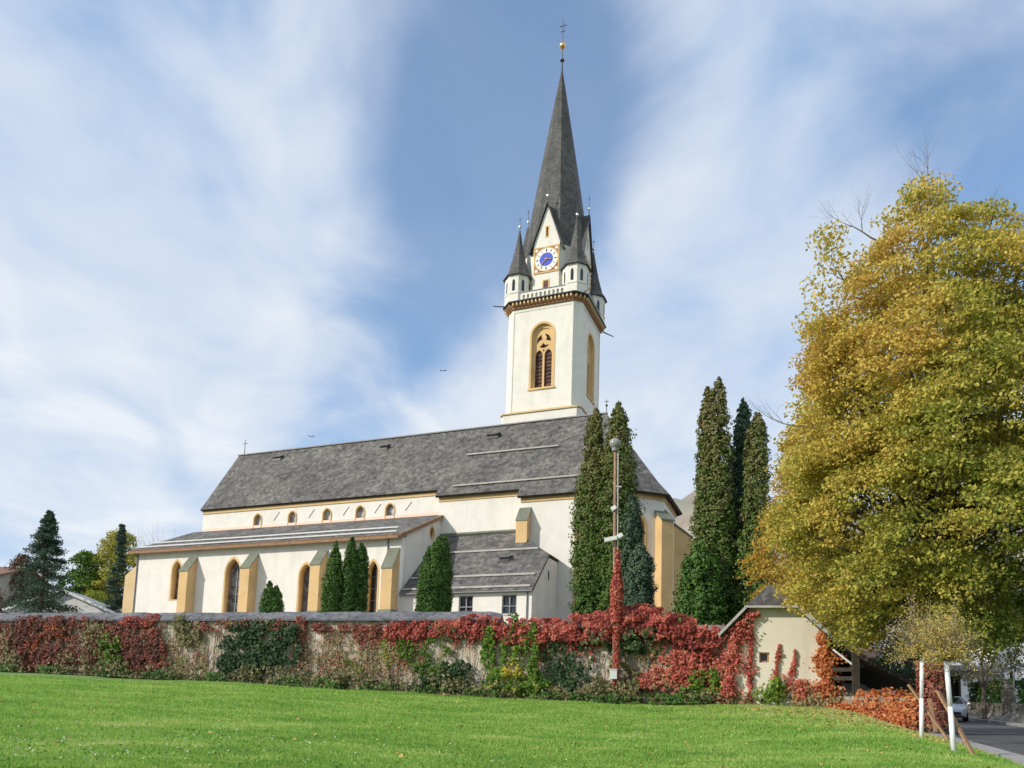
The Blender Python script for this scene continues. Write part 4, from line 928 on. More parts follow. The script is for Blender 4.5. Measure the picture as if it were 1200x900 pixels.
creeper('highest red creeper mound over the wall top right of the lamp post', [(5.1, 3.85, 1.5, .72), (4.0, 3.6, 1.1, .75), (6.4, 3.55, 1.2, .6), (7.5, 3.2, 1.0, .55)], 'red_creeper_leaf', 10260, .105, .40, .55, strands=80, seed=37, edge=.15, hang=.8)
creeper('dark brown green creeper below the red mound', [(2.4, 2.0, 1.1, 1.2), (4.6, 2.9, 1.2, .55), (3.0, 1.2, 1.0, .6)], 'ivy_leaf', 2300, .13, .5, .3, seed=38, edge=.4)
creeper('sprawling scarlet creeper on the lower wall left of the hut', [(6.4, 1.8, 1.0, .95), (7.2, 2.1, .8, .6), (5.7, 1.5, .6, .5), (7.9, 1.9, .4, .9)], 'red_creeper_leaf', 4455, .105, .58, .4, strands=20, seed=39, edge=.3)
creeper('yellow green shrub at the foot of the scarlet creeper', [(7.9, 1.35, .8, .75), (7.3, .9, .9, .35)], 'yellowgreen_leaf', 1400, .13, .45, .45, 'shrub', 'shrub', seed=40)
creeper('olive and tan creeper on the wall right of the lamp post', [(4.9, 1.6, 1.0, .9), (3.9, 1.1, 1.0, .6), (5.6, 2.7, .6, .5)], 'brush_leaf', 2000, .12, .55, .25, seed=41, edge=.45)
random.seed(5)
bl = [(x+random.uniform(-.5, .5), float(meadow_base(x))+.15, random.uniform(.5, 1.4), random.choice((.25, .35, .5, .7, .95))) for x in np.arange(-31, 9, .9)]+[(-9.0, 1.15, 1.3, .55), (-6.6, 1.1, 1.5, .5), (-1.6, .9, 1.0, .6), (3.0, .8, 1.5, .5), (-14, 1.3, .9, .4)]
br = creeper('straggling olive and tan undergrowth all along the foot of the churchyard wall', bl, 'brush_leaf', 13000, .12, .45, .75, 'undergrowth', 'undergrowth', seed=42, edge=.25, tvar=.4)
br['kind'] = 'stuff'
creeper('olive green creeper showing through the red mound beside the lamp post', [(3.5, 3.1, .6, .55), (4.9, 3.05, .55, .5), (5.6, 3.3, .4, .4)], 'ivy_leaf', 1500, .12, .75, .62, seed=44, edge=.4)
creeper('small brown patch in the red creeper left of the green climber', [(-2.6, 3.3, .8, .35)], 'brush_leaf', 500, .11, .35, .34, seed=45, edge=.4)
gs = creeper('dark green weeds and tall grass at the foot of the wall', [(x, float(meadow_base(x))+.12, .9, .28) for x in (-30, -26.5, -24.8, -22, -18.6, -16.2, -13.5, -9.5, -8, -5.5, -3.2, -1, 1.8, 2.9, 4.4, 6.0, 7.2)], 'hedge_leaf', 4200, .13, .55, .9, 'weeds', 'weeds', seed=43, edge=.1)
gs['kind'] = 'stuff'
# dry stems clinging to the wall
mb = MB(); r = random.Random(4)
for i in range(620):
    X = r.uniform(-31, 8.4); 
    if -13.2 < X < -9.8 or (.0 < X < .8): continue
    z = float(meadow_base(X)); top = float(wtop(X)); L = r.uniform(.6, top-z); x = X; zc = z+r.uniform(0, .3) if r.random() < .5 else top-L; p = onwall(x, .035, zc); rr = r.uniform(.008, .02)
    for k in range(5):
        x += r.gauss(0, .06); zc += L/5
        if zc > top: break
        q = onwall(x, .035+r.uniform(0, .05), zc); mb.tube(p, q, rr, rr*.85, 3); p = q
st = mb.build('vine_stems', 'vine_twig', None, fix=False); tag(st, 'thin dry creeper stems spread over the face of the churchyard wall', 'dead vine'); st['kind'] = 'stuff'

# ------------------------------------------------------------ lamp post
lx, ly = 4.2, float(wallY(4.2))-.55; lz = gz(lx, ly)
lp = thing('lamp_post', 'tall rusty brown lamp post with round globe, red creeper climbing it', 'lamp post', (lx, ly, lz)); reg(lp, (lx, ly, lz))
mb = MB(); mb.tube((lx, ly, lz-.2), (lx-.12, ly, 11.0), .08, .055, 12); mb.build('pole', 'rust_metal', lp, smooth=True)
mb = MB(); mb.tube((lx+.11, ly-.02, lz), (lx+.0, ly-.02, 10.9), .022, .022, 6); 
for z in (2.5, 4.8, 7.2, 9.4): mb.bar((lx-.12, ly-.02, z), (lx+.17, ly-.02, z), .05, .05)
mb.build('conduit', 'metal_pale', lp)
mb = MB(); mb.ball((lx-.13, ly, 11.25), .23, 20, 12); mb.build('lamp_globe', 'lamp_globe', lp, smooth=True)
mb = MB(); mb.tube((lx-.13, ly, 10.92), (lx-.13, ly, 11.06), .13, .13, 12); mb.build('collar', 'lead', lp)
def floodlight(dx, z, s):
    mb = MB(); mb.bar((lx+dx-s*.28, ly-.1, z-.05), (lx+dx+s*.2, ly-.12, z+.06), .18, .16); f = mb.build('floodlight', 'plastic_white', lp); inherit(f, lp)
    mb = MB(); mb.bar((lx+dx, ly-.1, z), (lx-.05, ly, z), .05, .05); mb.build('bracket', 'metal_pale', f)
floodlight(-.22, 7.15, 1); floodlight(.14, 7.3, .35); floodlight(-.14, 8.45, .35)
mb = MB(); mb.box(lx-.2, lx+.06, ly-.28, ly-.1, 1.42, 1.78); mb.box(lx-.22, lx+.08, ly-.3, ly-.08, 1.785, 1.82); mb.build('switch_box', 'plastic_white', lp)
r = np.random.default_rng(8)
z = np.concatenate([r.triangular(3.6, 3.9, 6.9, 2600), r.uniform(1.2, 3.6, 900)])
rad = np.interp(z, [1.2, 3.0, 3.6, 4.4, 5.4, 6.3, 6.9], [.12, .13, .24, .29, .23, .14, .05])*(1+.12*np.sin(z*4)); a = r.uniform(0, 6.28, len(z)); q = rad*np.sqrt(r.uniform(.1, 1, len(z)))
P = np.stack([lx+.05+q*np.cos(a), ly-.03+q*np.sin(a), z], 1)
o = leafmesh('creeper', P, .13, 'red_creeper_leaf', .52+.12*r.normal(size=len(z)), org=(lx, ly, 1.2), nrm=np.stack([np.cos(a), np.sin(a), a*0+.3], 1), droop=.8); o.location = (lx, ly, 1.2)
tag(o, 'narrow scarlet creeper wrapped around the tall lamp post', 'creeper')

# ------------------------------------------------------------ hut with the open lean-to
HY = 30.0
ht = thing('hut', 'small cream plastered hut with half hipped gable and dark open lean-to beside it', 'hut', (10.4, HY, .5)); reg(ht, (10.4, HY, .5))
hf = (0, HY, 0)
slab('wall', hf, [(8.62, -.2), (12.3, -.2), (12.3, 3.28), (11.04, 4.42), (9.26, 4.42), (8.62, 3.72)], [rect(9.86, .19, 2.2, 2.6)], 0, .45, 'hut_plaster', ht)
mb = MB(); mb.box(8.62, 9.05, HY+.451, 36.5, -.2, 3.7); mb.box(11.88, 12.3, HY+.451, 36.5, -.2, 3.3); mb.box(9.051, 11.87, 36.1, 36.5, -.2, 4.4); mb.build('side_wall', 'hut_plaster', ht)
g = slab('window', hf, rect(9.86, .18, 2.21, 2.59), [], .25, .3, 'dark_glass', ht); inherit(g, ht); slab('frame', hf, rect(9.86, .193, 2.197, 2.603), [rect(9.86, .12, 2.27, 2.53)], .1, .24, 'brown_wood', g)
mb = MB(); mb.box(9.72, 9.92, HY-.006, HY+.02, .62, .8); mb.build('vent', 'black_iron', ht)
yf, yb = HY-.3, 36.8
def P3_(x, y, z): return (x, y, z)
sheet('roof', [[(8.15, yf, 3.30), (9.2, yf, 4.43), (10.13, yf+1.0, 5.42), (10.13, yb, 5.42), (8.15, yb, 3.30)],
               [(9.2, yf, 4.43), (11.1, yf, 4.43), (10.13, yf+1.0, 5.42)],
               [(11.1, yf, 4.43), (12.4, yf, 3.2), (12.4, yb, 3.2), (10.13, yb, 5.42), (10.13, yf+1.0, 5.42)],
               [(12.4, yf, 3.2), (13.6, yf-.9, 2.22), (13.6, yb, 2.22), (12.4, yb, 3.2)],
               [(13.6, yf-.9, 2.22), (15.0, yf-1.2, 1.42), (15.0, yb, 1.42), (13.6, yb, 2.22)]], ['shingle', 'dark_wood'], ht, .16)
mb = MB(); mb.bar((8.12, yf-.04, 3.22), (9.2, yf-.04, 4.38), .05, .10); mb.bar((9.1, yf-.05, 4.35), (11.2, yf-.05, 4.35), .07, .09); mb.bar((11.1, yf-.04, 4.36), (12.4, yf-.04, 3.1), .05, .16); mb.build('verge_board', 'snow_guard_wood', ht)
for (x, y, zt) in ((13.05, 29.4, 2.6), (13.05, 33.0, 2.6), (13.05, 36.5, 2.6), (14.9, 29.0, 1.4), (14.9, 36.5, 1.4)):
    mb = MB(); mb.box(x-.12, x+.12, y-.12, y+.12, -.3, zt); mb.build('post', 'dark_wood', ht)
for p, q in (((12.31, 29.75, 1.95), (13.1, 29.45, 1.95)), ((12.31, 29.75, 1.62), (13.1, 29.45, 1.62)), ((12.31, 36.3, 1.9), (15.0, 36.3, 1.4)), ((13.05, 29.4, 2.1), (13.05, 36.5, 2.1))):
    mb = MB(); mb.bar(p, q, .14, .15); mb.build('beam', 'dark_wood', ht)
mb = MB(); mb.bar((12.32, 29.7, 2.72), (12.95, 29.5, 2.15), .08, .07); mb.build('brace', 'metal_pale', ht)
HROT = -math.radians(13); HP = (10.4, HY)
ht.rotation_euler = (0, 0, HROT)
def hrot(o):
    dx, dy = o.location.x-HP[0], o.location.y-HP[1]; o.location.x = HP[0]+dx*math.cos(HROT)-dy*math.sin(HROT); o.location.y = HP[1]+dx*math.sin(HROT)+dy*math.cos(HROT); o.rotation_euler = (0, 0, HROT)
# creepers on the hut: each strand is a plant on the plaster
def hutvine(label, pts, mat, n, leaf, tint, wid, seed, thick=.12, name='creeper', y=HY):
    r = np.random.default_rng(seed); pts = np.array(pts, float); L = np.concatenate([[0], np.cumsum(np.hypot(*np.diff(pts[:, :2], axis=0).T))]); t = r.uniform(0, L[-1], n)
    x = np.interp(t, L, pts[:, 0]); z = np.interp(t, L, pts[:, 1]); w = np.interp(t, L, pts[:, 2])*wid
    k = (.75+.45*np.sin(t*5+seed)+.3*np.sin(t*11)); x = x+r.normal(0, 1, n)*w*.5*k; z = z+r.normal(0, 1, n)*w*.35; yy = y-.03-np.abs(r.normal(0, thick, n))
    P = np.stack([x, yy, np.maximum(z, .45)], 1); c = (float(x.mean()), y-.05, float(P[:, 2].min()))
    o = leafmesh(name, P, leaf, mat, tint+.13*r.normal(size=n), org=c, nrm=np.array([[-.2, -1, .3]]), droop=.7, aspect=.75); o.location = c; hrot(o); tag(o, label, 'creeper'); return o
hutvine('red creeper climbing the left edge of the hut up under the verge', [(8.5, .7, .5), (8.55, 2.0, .55), (8.75, 3.0, .6), (9.0, 3.7, .4), (9.35, 4.05, .25), (9.6, 4.1, .15)], 'red_creeper_leaf', 3240, .105, .55, .75, 51)
hutvine('thin red creeper strand left of the hut window', [(9.32, .6, .5), (9.3, 1.6, .7), (9.33, 2.3, .8), (9.38, 3.3, .3), (9.42, 3.9, .2)], 'red_creeper_leaf', 520, .12, .5, .26, 52, .05)
hutvine('short tapering red creeper strand below right of the hut window', [(10.25, 1.6, 1), (10.32, 2.2, .6), (10.42, 2.9, .2)], 'red_creeper_leaf', 200, .11, .55, .2, 53, .04)
hutvine('second slender red creeper strand right of the hut window', [(10.65, 1.0, 1), (10.8, 1.6, .8), (10.95, 2.2, .5), (10.98, 2.7, .2)], 'red_creeper_leaf', 260, .11, .6, .24, 54, .04)
hutvine('bushy orange red creeper low on the right of the hut wall', [(11.15, .65, 1.1), (11.2, 1.2, 1), (11.25, 1.5, .4)], 'red_creeper_leaf', 945, .105, .75, .3, 55, .1)
hutvine('broad orange creeper curtain on the right corner of the hut', [(12.1, .6, 1.2), (12.12, 1.6, 1), (12.1, 2.6, .9), (12.0, 3.3, .7)], 'orange_creeper_leaf', 3200, .115, .42, .42, 56, .12)
hutvine('green yellow bush at the foot of the hut wall', [(9.95, .75, 1), (10.25, 1.1, 1), (10.3, 1.5, .7)], 'yellowgreen_leaf', 480, .13, .5, .5, 57, .2, 'shrub')['category'] = 'shrub'
hutvine('dry brown weeds at the foot of the hut right corner', [(10.9, .5, .7), (11.6, .6, .8), (12.5, .75, 1), (12.9, .6, .8)], 'brush_leaf', 900, .12, .75, .55, 58, .2, 'weeds')['category'] = 'weeds'

# low wall and the orange creeper spilling over it
lw = MB(); A_, B_ = Vector((12.6, 29.5, 0)), Vector((13.5, 24.6, 0))
for i in range(5):
    p, q = A_.lerp(B_, i/5), A_.lerp(B_, (i+1)/5); zt = .95-.03*i; lw.add([(p.x-.15, p.y, -.6), (p.x+.2, p.y, -.6), (q.x+.2, q.y, -.6), (q.x-.15, q.y, -.6), (p.x-.15, p.y, zt), (p.x+.2, p.y, zt), (q.x+.2, q.y, zt), (q.x-.15, q.y, zt)],
       [(0,3,2,1),(4,5,6,7),(0,1,5,4),(1,2,6,5),(2,3,7,6),(3,0,4,7)])
tag(lw.build('low_wall', 'stone', None), 'low stone wall under the orange creeper beside the hut', 'wall')
def heap(label, line, mat, n, leaf, tint, w, h, seed, name='creeper', cat='creeper'):
    r = np.random.default_rng(seed); t = r.uniform(0, 1, n); A, Bq = np.array(line[0]), np.array(line[1]); c = A[None]*(1-t[:, None])+Bq[None]*t[:, None]
    a = r.uniform(0, math.pi, n); rr = r.uniform(.6, 1.05, n)*(1+.3*vnoise(np.stack([t*8, a, t], 1), 1.5, seed))
    P = np.stack([c[:, 0]+w*rr*np.cos(a), c[:, 1]+r.normal(0, .12, n), c[:, 2]+h*rr*np.sin(a)], 1)
    cc = (float(P[:, 0].mean()), float(P[:, 1].mean()), float(A[2])); o = leafmesh(name, P, leaf, mat, tint+.16*r.normal(size=n)+.25*vnoise(P, 2.5, seed), org=cc, nrm=np.stack([np.cos(a), np.cos(a)*0-.5, np.sin(a)], 1), droop=.5, aspect=.75); o.location = cc; tag(o, label, cat); return o
heap('orange creeper heaped over the low wall between hut and big tree', [(12.9, 28.8, .0), (13.35, 24.9, -.15)], 'orange_creeper_leaf', 5200, .105, .42, .5, 1.1, 61)
heap('trailing orange creeper on the ground at the hut corner', [(12.2, 29.0, .25), (12.9, 28.2, .1)], 'orange_creeper_leaf', 900, .12, .45, .45, .45, 62)

# ------------------------------------------------------------ trees of the meadow edge
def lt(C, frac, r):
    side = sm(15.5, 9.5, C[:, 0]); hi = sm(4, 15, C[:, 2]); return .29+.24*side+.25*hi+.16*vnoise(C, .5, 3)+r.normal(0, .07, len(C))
lb = (13.55, 24.9, gz(13.55, 24.9))
linden = crown_tree('linden_tree', 'huge linden with green and golden autumn leaves, creeper round its trunk', lb,
    [(2.9, 2.4), (3.7, 3.7), (4.8, 4.3), (6.4, 5.1), (8.4, 5.0), (10.6, 4.7), (12.8, 4.2), (14.6, 3.6), (16.0, 2.8), (17.2, 2.0), (18.2, 1.2), (19.0, .5)], (14.6, 25.9), 'linden_leaf', 3100, 110, .62, .125, lt, .34, 7.0, seed=5, inner=.25, limbs=90, lump=.36, flat=.45, boughs=165, br=1.45, hollow=0)
mb = MB(); random.seed(12)
for p, d, L, rr, dep in (((14.5, 25.5, 17.6), (0, -.1, 1), 1.35, .05, 3), ((12.4, 25.2, 16.6), (-1, 0, .4), 1.1, .04, 3), ((15.8, 25, 17.0), (.5, 0, .9), .9, .03, 3), ((16.9, 25.2, 14.6), (.3, 0, 1), 1.5, .06, 4), ((17.6, 25.6, 14.0), (.45, 0, 1), 1.5, .05, 4), ((16.2, 25.4, 15.6), (.2, 0, 1), 1.0, .04, 3), ((9.4, 24.5, 9.6), (-1, 0, .12), 1.1, .03, 2), ((11.4, 24.8, 14.4), (-1, 0, .6), 1.1, .04, 2)):
    branches(mb, p, d, L, rr, dep, .6, .12, 3, 0, 3)
mb.build('twigs', 'twig', linden, fix=False)
r = np.random.default_rng(9); C = np.array([[10.1, 24.6, 16.2], [10.4, 24.6, 15.4], [10.0, 24.6, 13.9], [10.5, 24.7, 16.5], [9.9, 24.6, 14.6], [9.6, 24.5, 13.2], [10.6, 24.7, 15.9], [8.9, 24.4, 8.2], [9.2, 24.4, 10.2]]); idx = np.repeat(np.arange(len(C)), 110)
leafmesh('crown', C[idx]+ballpts(len(idx))*np.array([.6, .6, .4]), .14, 'linden_leaf', .62+.1*r.normal(size=len(idx)), linden, up=.5)
r = np.random.default_rng(10); n = 2600; z = r.uniform(-.1, 2.0, n)**1.0; a = r.uniform(0, 6.28, n); rad = .36+.10*r.uniform(0, 1, n)+.10*(z < .5)
P = np.stack([lb[0]+rad*np.cos(a), lb[1]+rad*np.sin(a), z], 1)
o = leafmesh('creeper', P, .13, 'wine_creeper_leaf', .58+.16*r.normal(size=n), org=lb, nrm=np.stack([np.cos(a), np.sin(a), a*0+.3], 1), droop=.6); o.location = lb; tag(o, 'dark red creeper wrapped round the foot of the big linden trunk', 'creeper')
crown_tree('golden_tree', 'slender golden leaved tree behind the hut beside the dark cypresses', (13.9, 38.5, gz(13.9, 38.5)), [(2.5, 1.2), (5, 2.5), (8, 2.6), (10.5, 2.0), (13.2, .5)], (14.7, 38.5), 'golden_leaf', 330, 70, .7, .15, lambda C, f, r: .5+.2*vnoise(C, .7, 2), .16, seed=15, inner=.4, limbs=16)
def bare(name, label, x, y, h, seed, d=3, rr=.14, lean=0):
    random.seed(seed); z = gz(x, y); t = thing(name, label, 'tree', (x, y, z)); reg(t, (x, y, z)); mb = MB(); mb.tube((x, y, z-.3), (x+lean, y, z+h*.3), rr, rr*.8, 7)
    for k in range(4): branches(mb, (x+lean, y, z+h*.3), (random.uniform(-.6, .6), random.uniform(-.4, .4), 1), h*.36, rr*.6, d, .5, .15, 3, 0, 4)
    mb.build('trunk', 'twig', t, fix=False); return t
# two young trees with white painted stems and wooden stakes
def young(label, x, y, zt, cr, ch, seed, lean, dx):
    z = gz(x, y); t = thing('young_tree', label, 'tree', (x, y, z), group='young trees with white painted stems'); reg(t, (x, y, z)); random.seed(seed)
    mb = MB(); mb.tube((x, y, z-.1), (x+lean*.5, y, (z+zt)/2), .052, .047, 10); mb.tube((x+lean*.5, y, (z+zt)/2), (x+lean, y, zt), .047, .045, 10); mb.build('trunk', 'white_paint', t, smooth=True)
    mb = MB()
    for k in range(14): branches(mb, (x+lean, y, zt-.02), (random.uniform(-1, 1), random.uniform(-1, 1), random.uniform(.35, 1.2)), cr*.62, .016, 2, .5, .1, 3, 0, 3)
    mb.build('twigs', 'twig', t, fix=False)
    r = np.random.default_rng(seed); ns = 120; az = r.uniform(0, 2*math.pi, ns); el = r.uniform(.15, 1.5, ns); Ls = r.uniform(.55, 1.08, ns); m = 46; P = []; T = []; tw = MB()
    for i in range(ns):
        k = np.linspace(.12, 1, m); hz = cr*Ls[i]*math.cos(el[i]*.9)*k; vz = ch*Ls[i]*math.sin(el[i])*k-.55*cr*k**2.2*Ls[i]*math.cos(el[i])
        q = np.stack([x+lean+dx+hz*np.cos(az[i]), y+hz*np.sin(az[i]), zt+.02+vz], 1); P.append(q+r.normal(0, 1, q.shape)*(.02+.055*k)[:, None]); T.append(np.full(m, .5+.16*r.normal()))
        if i % 2 == 0:
            for j in range(0, m-9, 9): tw.tube(q[j], q[j+9], .007, .005, 3)
    tw.build('twigs', 'twig', t, fix=False); P = np.concatenate(P); T = np.concatenate(T)
    leafmesh('crown', P, .058, 'willow_leaf', T+.14*r.normal(size=len(T)), t, aspect=.38, droop=.3)
    return t
young('young tree with white painted stem nearer the big linden trunk', 10.30, 19.5, 1.66, .95, 1.75, 71, .07, -.02)
young('young tree with white painted stem standing nearest the road', 9.0, 15.8, 1.30, .72, 1.30, 72, -.10, .03)
def stake(label, p, q):
    mb = MB(); mb.bar(p, q, .10, .045); o = mb.build('stake', 'brown_wood', None); tag(o, label, 'stake', 'wooden stakes beside the young trees'); return o
stake('leaning brown board behind the white stem nearer the linden', (10.22, 19.9, 1.0), (10.80, 19.2, -.35))
stake('leaning brown board behind the white stem nearest the road', (8.93, 16.2, .70), (9.28, 15.6, -.58))
stake('short upright brown board at the foot of the linden', (12.2, 22.6, .75), (12.25, 22.4, -.2))

# ------------------------------------------------------------ churchyard evergreens
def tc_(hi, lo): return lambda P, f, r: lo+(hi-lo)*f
pr = [(0, 1.15), (.3, 1.2), (.55, 1.25), (.72, 1.0), (.84, .7), (.95, .45), (1, .1)]
g1 = gz(6, 56)
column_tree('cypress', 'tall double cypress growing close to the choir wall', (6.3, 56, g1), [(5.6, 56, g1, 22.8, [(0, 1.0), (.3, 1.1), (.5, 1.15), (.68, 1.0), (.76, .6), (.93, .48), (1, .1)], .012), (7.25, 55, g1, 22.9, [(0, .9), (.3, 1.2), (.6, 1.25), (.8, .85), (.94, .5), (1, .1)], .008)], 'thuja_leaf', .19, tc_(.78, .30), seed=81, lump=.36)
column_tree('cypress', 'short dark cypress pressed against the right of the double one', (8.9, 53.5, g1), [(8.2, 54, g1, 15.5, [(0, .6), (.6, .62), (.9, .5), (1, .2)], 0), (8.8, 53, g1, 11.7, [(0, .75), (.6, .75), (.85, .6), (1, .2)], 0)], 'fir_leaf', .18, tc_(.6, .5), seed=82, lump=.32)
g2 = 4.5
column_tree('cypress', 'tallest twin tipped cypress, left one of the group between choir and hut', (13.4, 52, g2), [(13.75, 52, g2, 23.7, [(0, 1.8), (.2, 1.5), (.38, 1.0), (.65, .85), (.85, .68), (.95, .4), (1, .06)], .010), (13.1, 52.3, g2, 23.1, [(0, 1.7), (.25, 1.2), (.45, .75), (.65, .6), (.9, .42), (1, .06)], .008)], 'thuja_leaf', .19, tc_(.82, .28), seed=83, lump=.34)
column_tree('cypress', 'dark slim cypress in the middle of the group beside the golden tree', (15.2, 53, g2), [(15.3, 53, g2, 22.6, [(0, 1.3), (.3, .9), (.55, .75), (.8, .6), (.94, .38), (1, .06)], .04)], 'fir_leaf', .18, tc_(.62, .5), seed=84, lump=.3)
column_tree('cypress', 'olive cypress leaning right behind the golden leaves', (16.2, 51, g2), [(16.05, 51, g2, 20.9, [(0, 1.7), (.3, 1.2), (.55, .8), (.8, .65), (.94, .42), (1, .06)], .018)], 'thuja_leaf', .19, tc_(.78, .25), seed=85, lump=.34)
column_tree('cypress', 'dark low cypress filling the base left of the hut roof', (12.1, 50, g2), [(12.2, 50, g2, 11.5, [(0, 1.4), (.5, 1.2), (.8, .8), (1, .1)], 0)], 'hedge_leaf', .22, tc_(.7, .5), seed=86)
gt = 5.2
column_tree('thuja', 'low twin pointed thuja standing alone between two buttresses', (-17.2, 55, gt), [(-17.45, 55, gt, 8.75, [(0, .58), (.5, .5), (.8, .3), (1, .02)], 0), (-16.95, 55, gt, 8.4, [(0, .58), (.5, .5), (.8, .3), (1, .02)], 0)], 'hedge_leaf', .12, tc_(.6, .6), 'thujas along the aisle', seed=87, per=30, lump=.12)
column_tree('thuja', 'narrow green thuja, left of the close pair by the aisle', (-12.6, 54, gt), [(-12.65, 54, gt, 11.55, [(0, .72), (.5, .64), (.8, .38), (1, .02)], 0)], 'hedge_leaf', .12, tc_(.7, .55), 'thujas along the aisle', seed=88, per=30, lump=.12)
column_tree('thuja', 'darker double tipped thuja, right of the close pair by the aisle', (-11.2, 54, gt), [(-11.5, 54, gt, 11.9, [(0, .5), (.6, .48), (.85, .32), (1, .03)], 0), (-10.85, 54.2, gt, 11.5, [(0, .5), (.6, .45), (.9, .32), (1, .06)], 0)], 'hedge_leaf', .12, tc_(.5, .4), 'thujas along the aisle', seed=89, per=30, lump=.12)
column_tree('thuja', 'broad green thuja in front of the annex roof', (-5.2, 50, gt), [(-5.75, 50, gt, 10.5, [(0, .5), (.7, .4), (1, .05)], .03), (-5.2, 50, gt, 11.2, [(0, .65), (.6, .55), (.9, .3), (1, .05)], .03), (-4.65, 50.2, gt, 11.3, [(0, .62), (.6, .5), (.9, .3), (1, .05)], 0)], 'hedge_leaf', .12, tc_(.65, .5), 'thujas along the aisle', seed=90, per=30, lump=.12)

# ------------------------------------------------------------ behind, on the left
def conifer(label, x, y, z0, z1, R_, seed, n=240, mat='fir_leaf', tt=.45):
    t = thing('fir_tree', label, 'tree', (x, y, z0)); reg(t, (x, y, z0)); r = np.random.default_rng(seed); mb = MB(); mb.tube((x, y, z0-.5), (x, y, z1), R_*.09, .02, 7)
    H_ = z1-z0; f = r.uniform(0, 1, n)**1.15; f = np.concatenate([f, r.uniform(.75, 1, n//6)]); n = len(f); a = r.uniform(0, 6.28, n)
    rad = R_*np.where(f < .12, .75+2*f, (1-f)**.82*1.12)*r.uniform(.8, 1.12, n)+.08; per = 80; idx = np.repeat(np.arange(n), per); s = np.tile(np.linspace(.15, 1, per), n)
    q = rad[idx]*s; dz = -.30*q+.16*q*s*1.2; P = np.stack([x+q*np.cos(a[idx]), y+q*np.sin(a[idx]), z0+f[idx]*H_+dz], 1)
    sp = (.10+.16*rad[idx]*(1-.5*s)); P += r.normal(0, 1, (len(P), 3))*sp[:, None]*np.array([.8, .8, .45])
    for i in range(n):
        if rad[i] > .5: e = (x+rad[i]*.8*math.cos(a[i]), y+rad[i]*.8*math.sin(a[i]), z0+f[i]*H_-.15*rad[i]); mb.tube((x, y, z0+f[i]*H_), e, .04, .015, 3)
    mb.build('trunk', 'bark', t, fix=False)
    leafmesh('crown', P, .25, mat, tt+.14*r.normal(size=len(P))+.1*r.normal(size=n)[idx], t, aspect=.35, up=.3); return t
conifer('broad dark green fir standing in front of the pale house', -46.0, 75, 6.3, 18.2, 3.4, 91)
conifer('slender dark spruce tight beside the west end of the church', -41.3, 80, 6.3, 18.2, 1.3, 92, 150)
def bt(name, label, x, y, z0, prof, mat, nc, seed, t0, leaf=.28, cl=.9): return crown_tree(name, label, (x, y, z0), [(z0+a, b) for a, b in prof], (x, y), mat, nc, 60, cl, leaf, lambda C, f, r: t0+.2*vnoise(C, .6, seed), .22, seed=seed, inner=.35, limbs=14)
bt('green_tree', 'light green leafy tree just right of the broad fir', -50.3, 90, 6.3, [(1, 2.4), (4, 3.2), (7, 2.6), (10.6, .8)], 'yellowgreen_leaf', 230, 93, .22)
bt('yellow_tree', 'olive yellow tree rising between the fir and the slender spruce', -47.4, 92, 6.3, [(1.5, 2.6), (5, 3.6), (9, 3.3), (12, 1.8), (13.6, .8)], 'linden_leaf', 330, 94, .42)
bt('yellow_bush', 'low yellow bush below the olive yellow tree', -45.7, 84, 6.3, [(.3, 1.6), (2, 2.2), (4.5, 1.2), (5.2, .4)], 'yellowgreen_leaf', 120, 95, .62)
bt('olive_tree_top', 'sparse olive tree top showing over the aisle roof corner', -46.0, 99, 6.3, [(7, 2.5), (10, 2.6), (12.6, 1.2)], 'brush_leaf', 90, 96, .5)
bare('bare_tree', 'leafless tree crown behind the west end of the church', -44.2, 97, 14.5, 33, 3, .16)
bt('reddish_tree', 'dull reddish brown tree at the far left edge', -61.5, 96, 6.3, [(2, 1.6), (6, 2.4), (9, 1.6), (11.2, .5)], 'brown_leaf', 120, 97, .4)
bt('brown_bush', 'low rusty bush under the reddish tree', -60.5, 88, 6.3, [(.5, 2), (3, 2.4), (6, 1.2)], 'brown_leaf', 90, 98, .6)
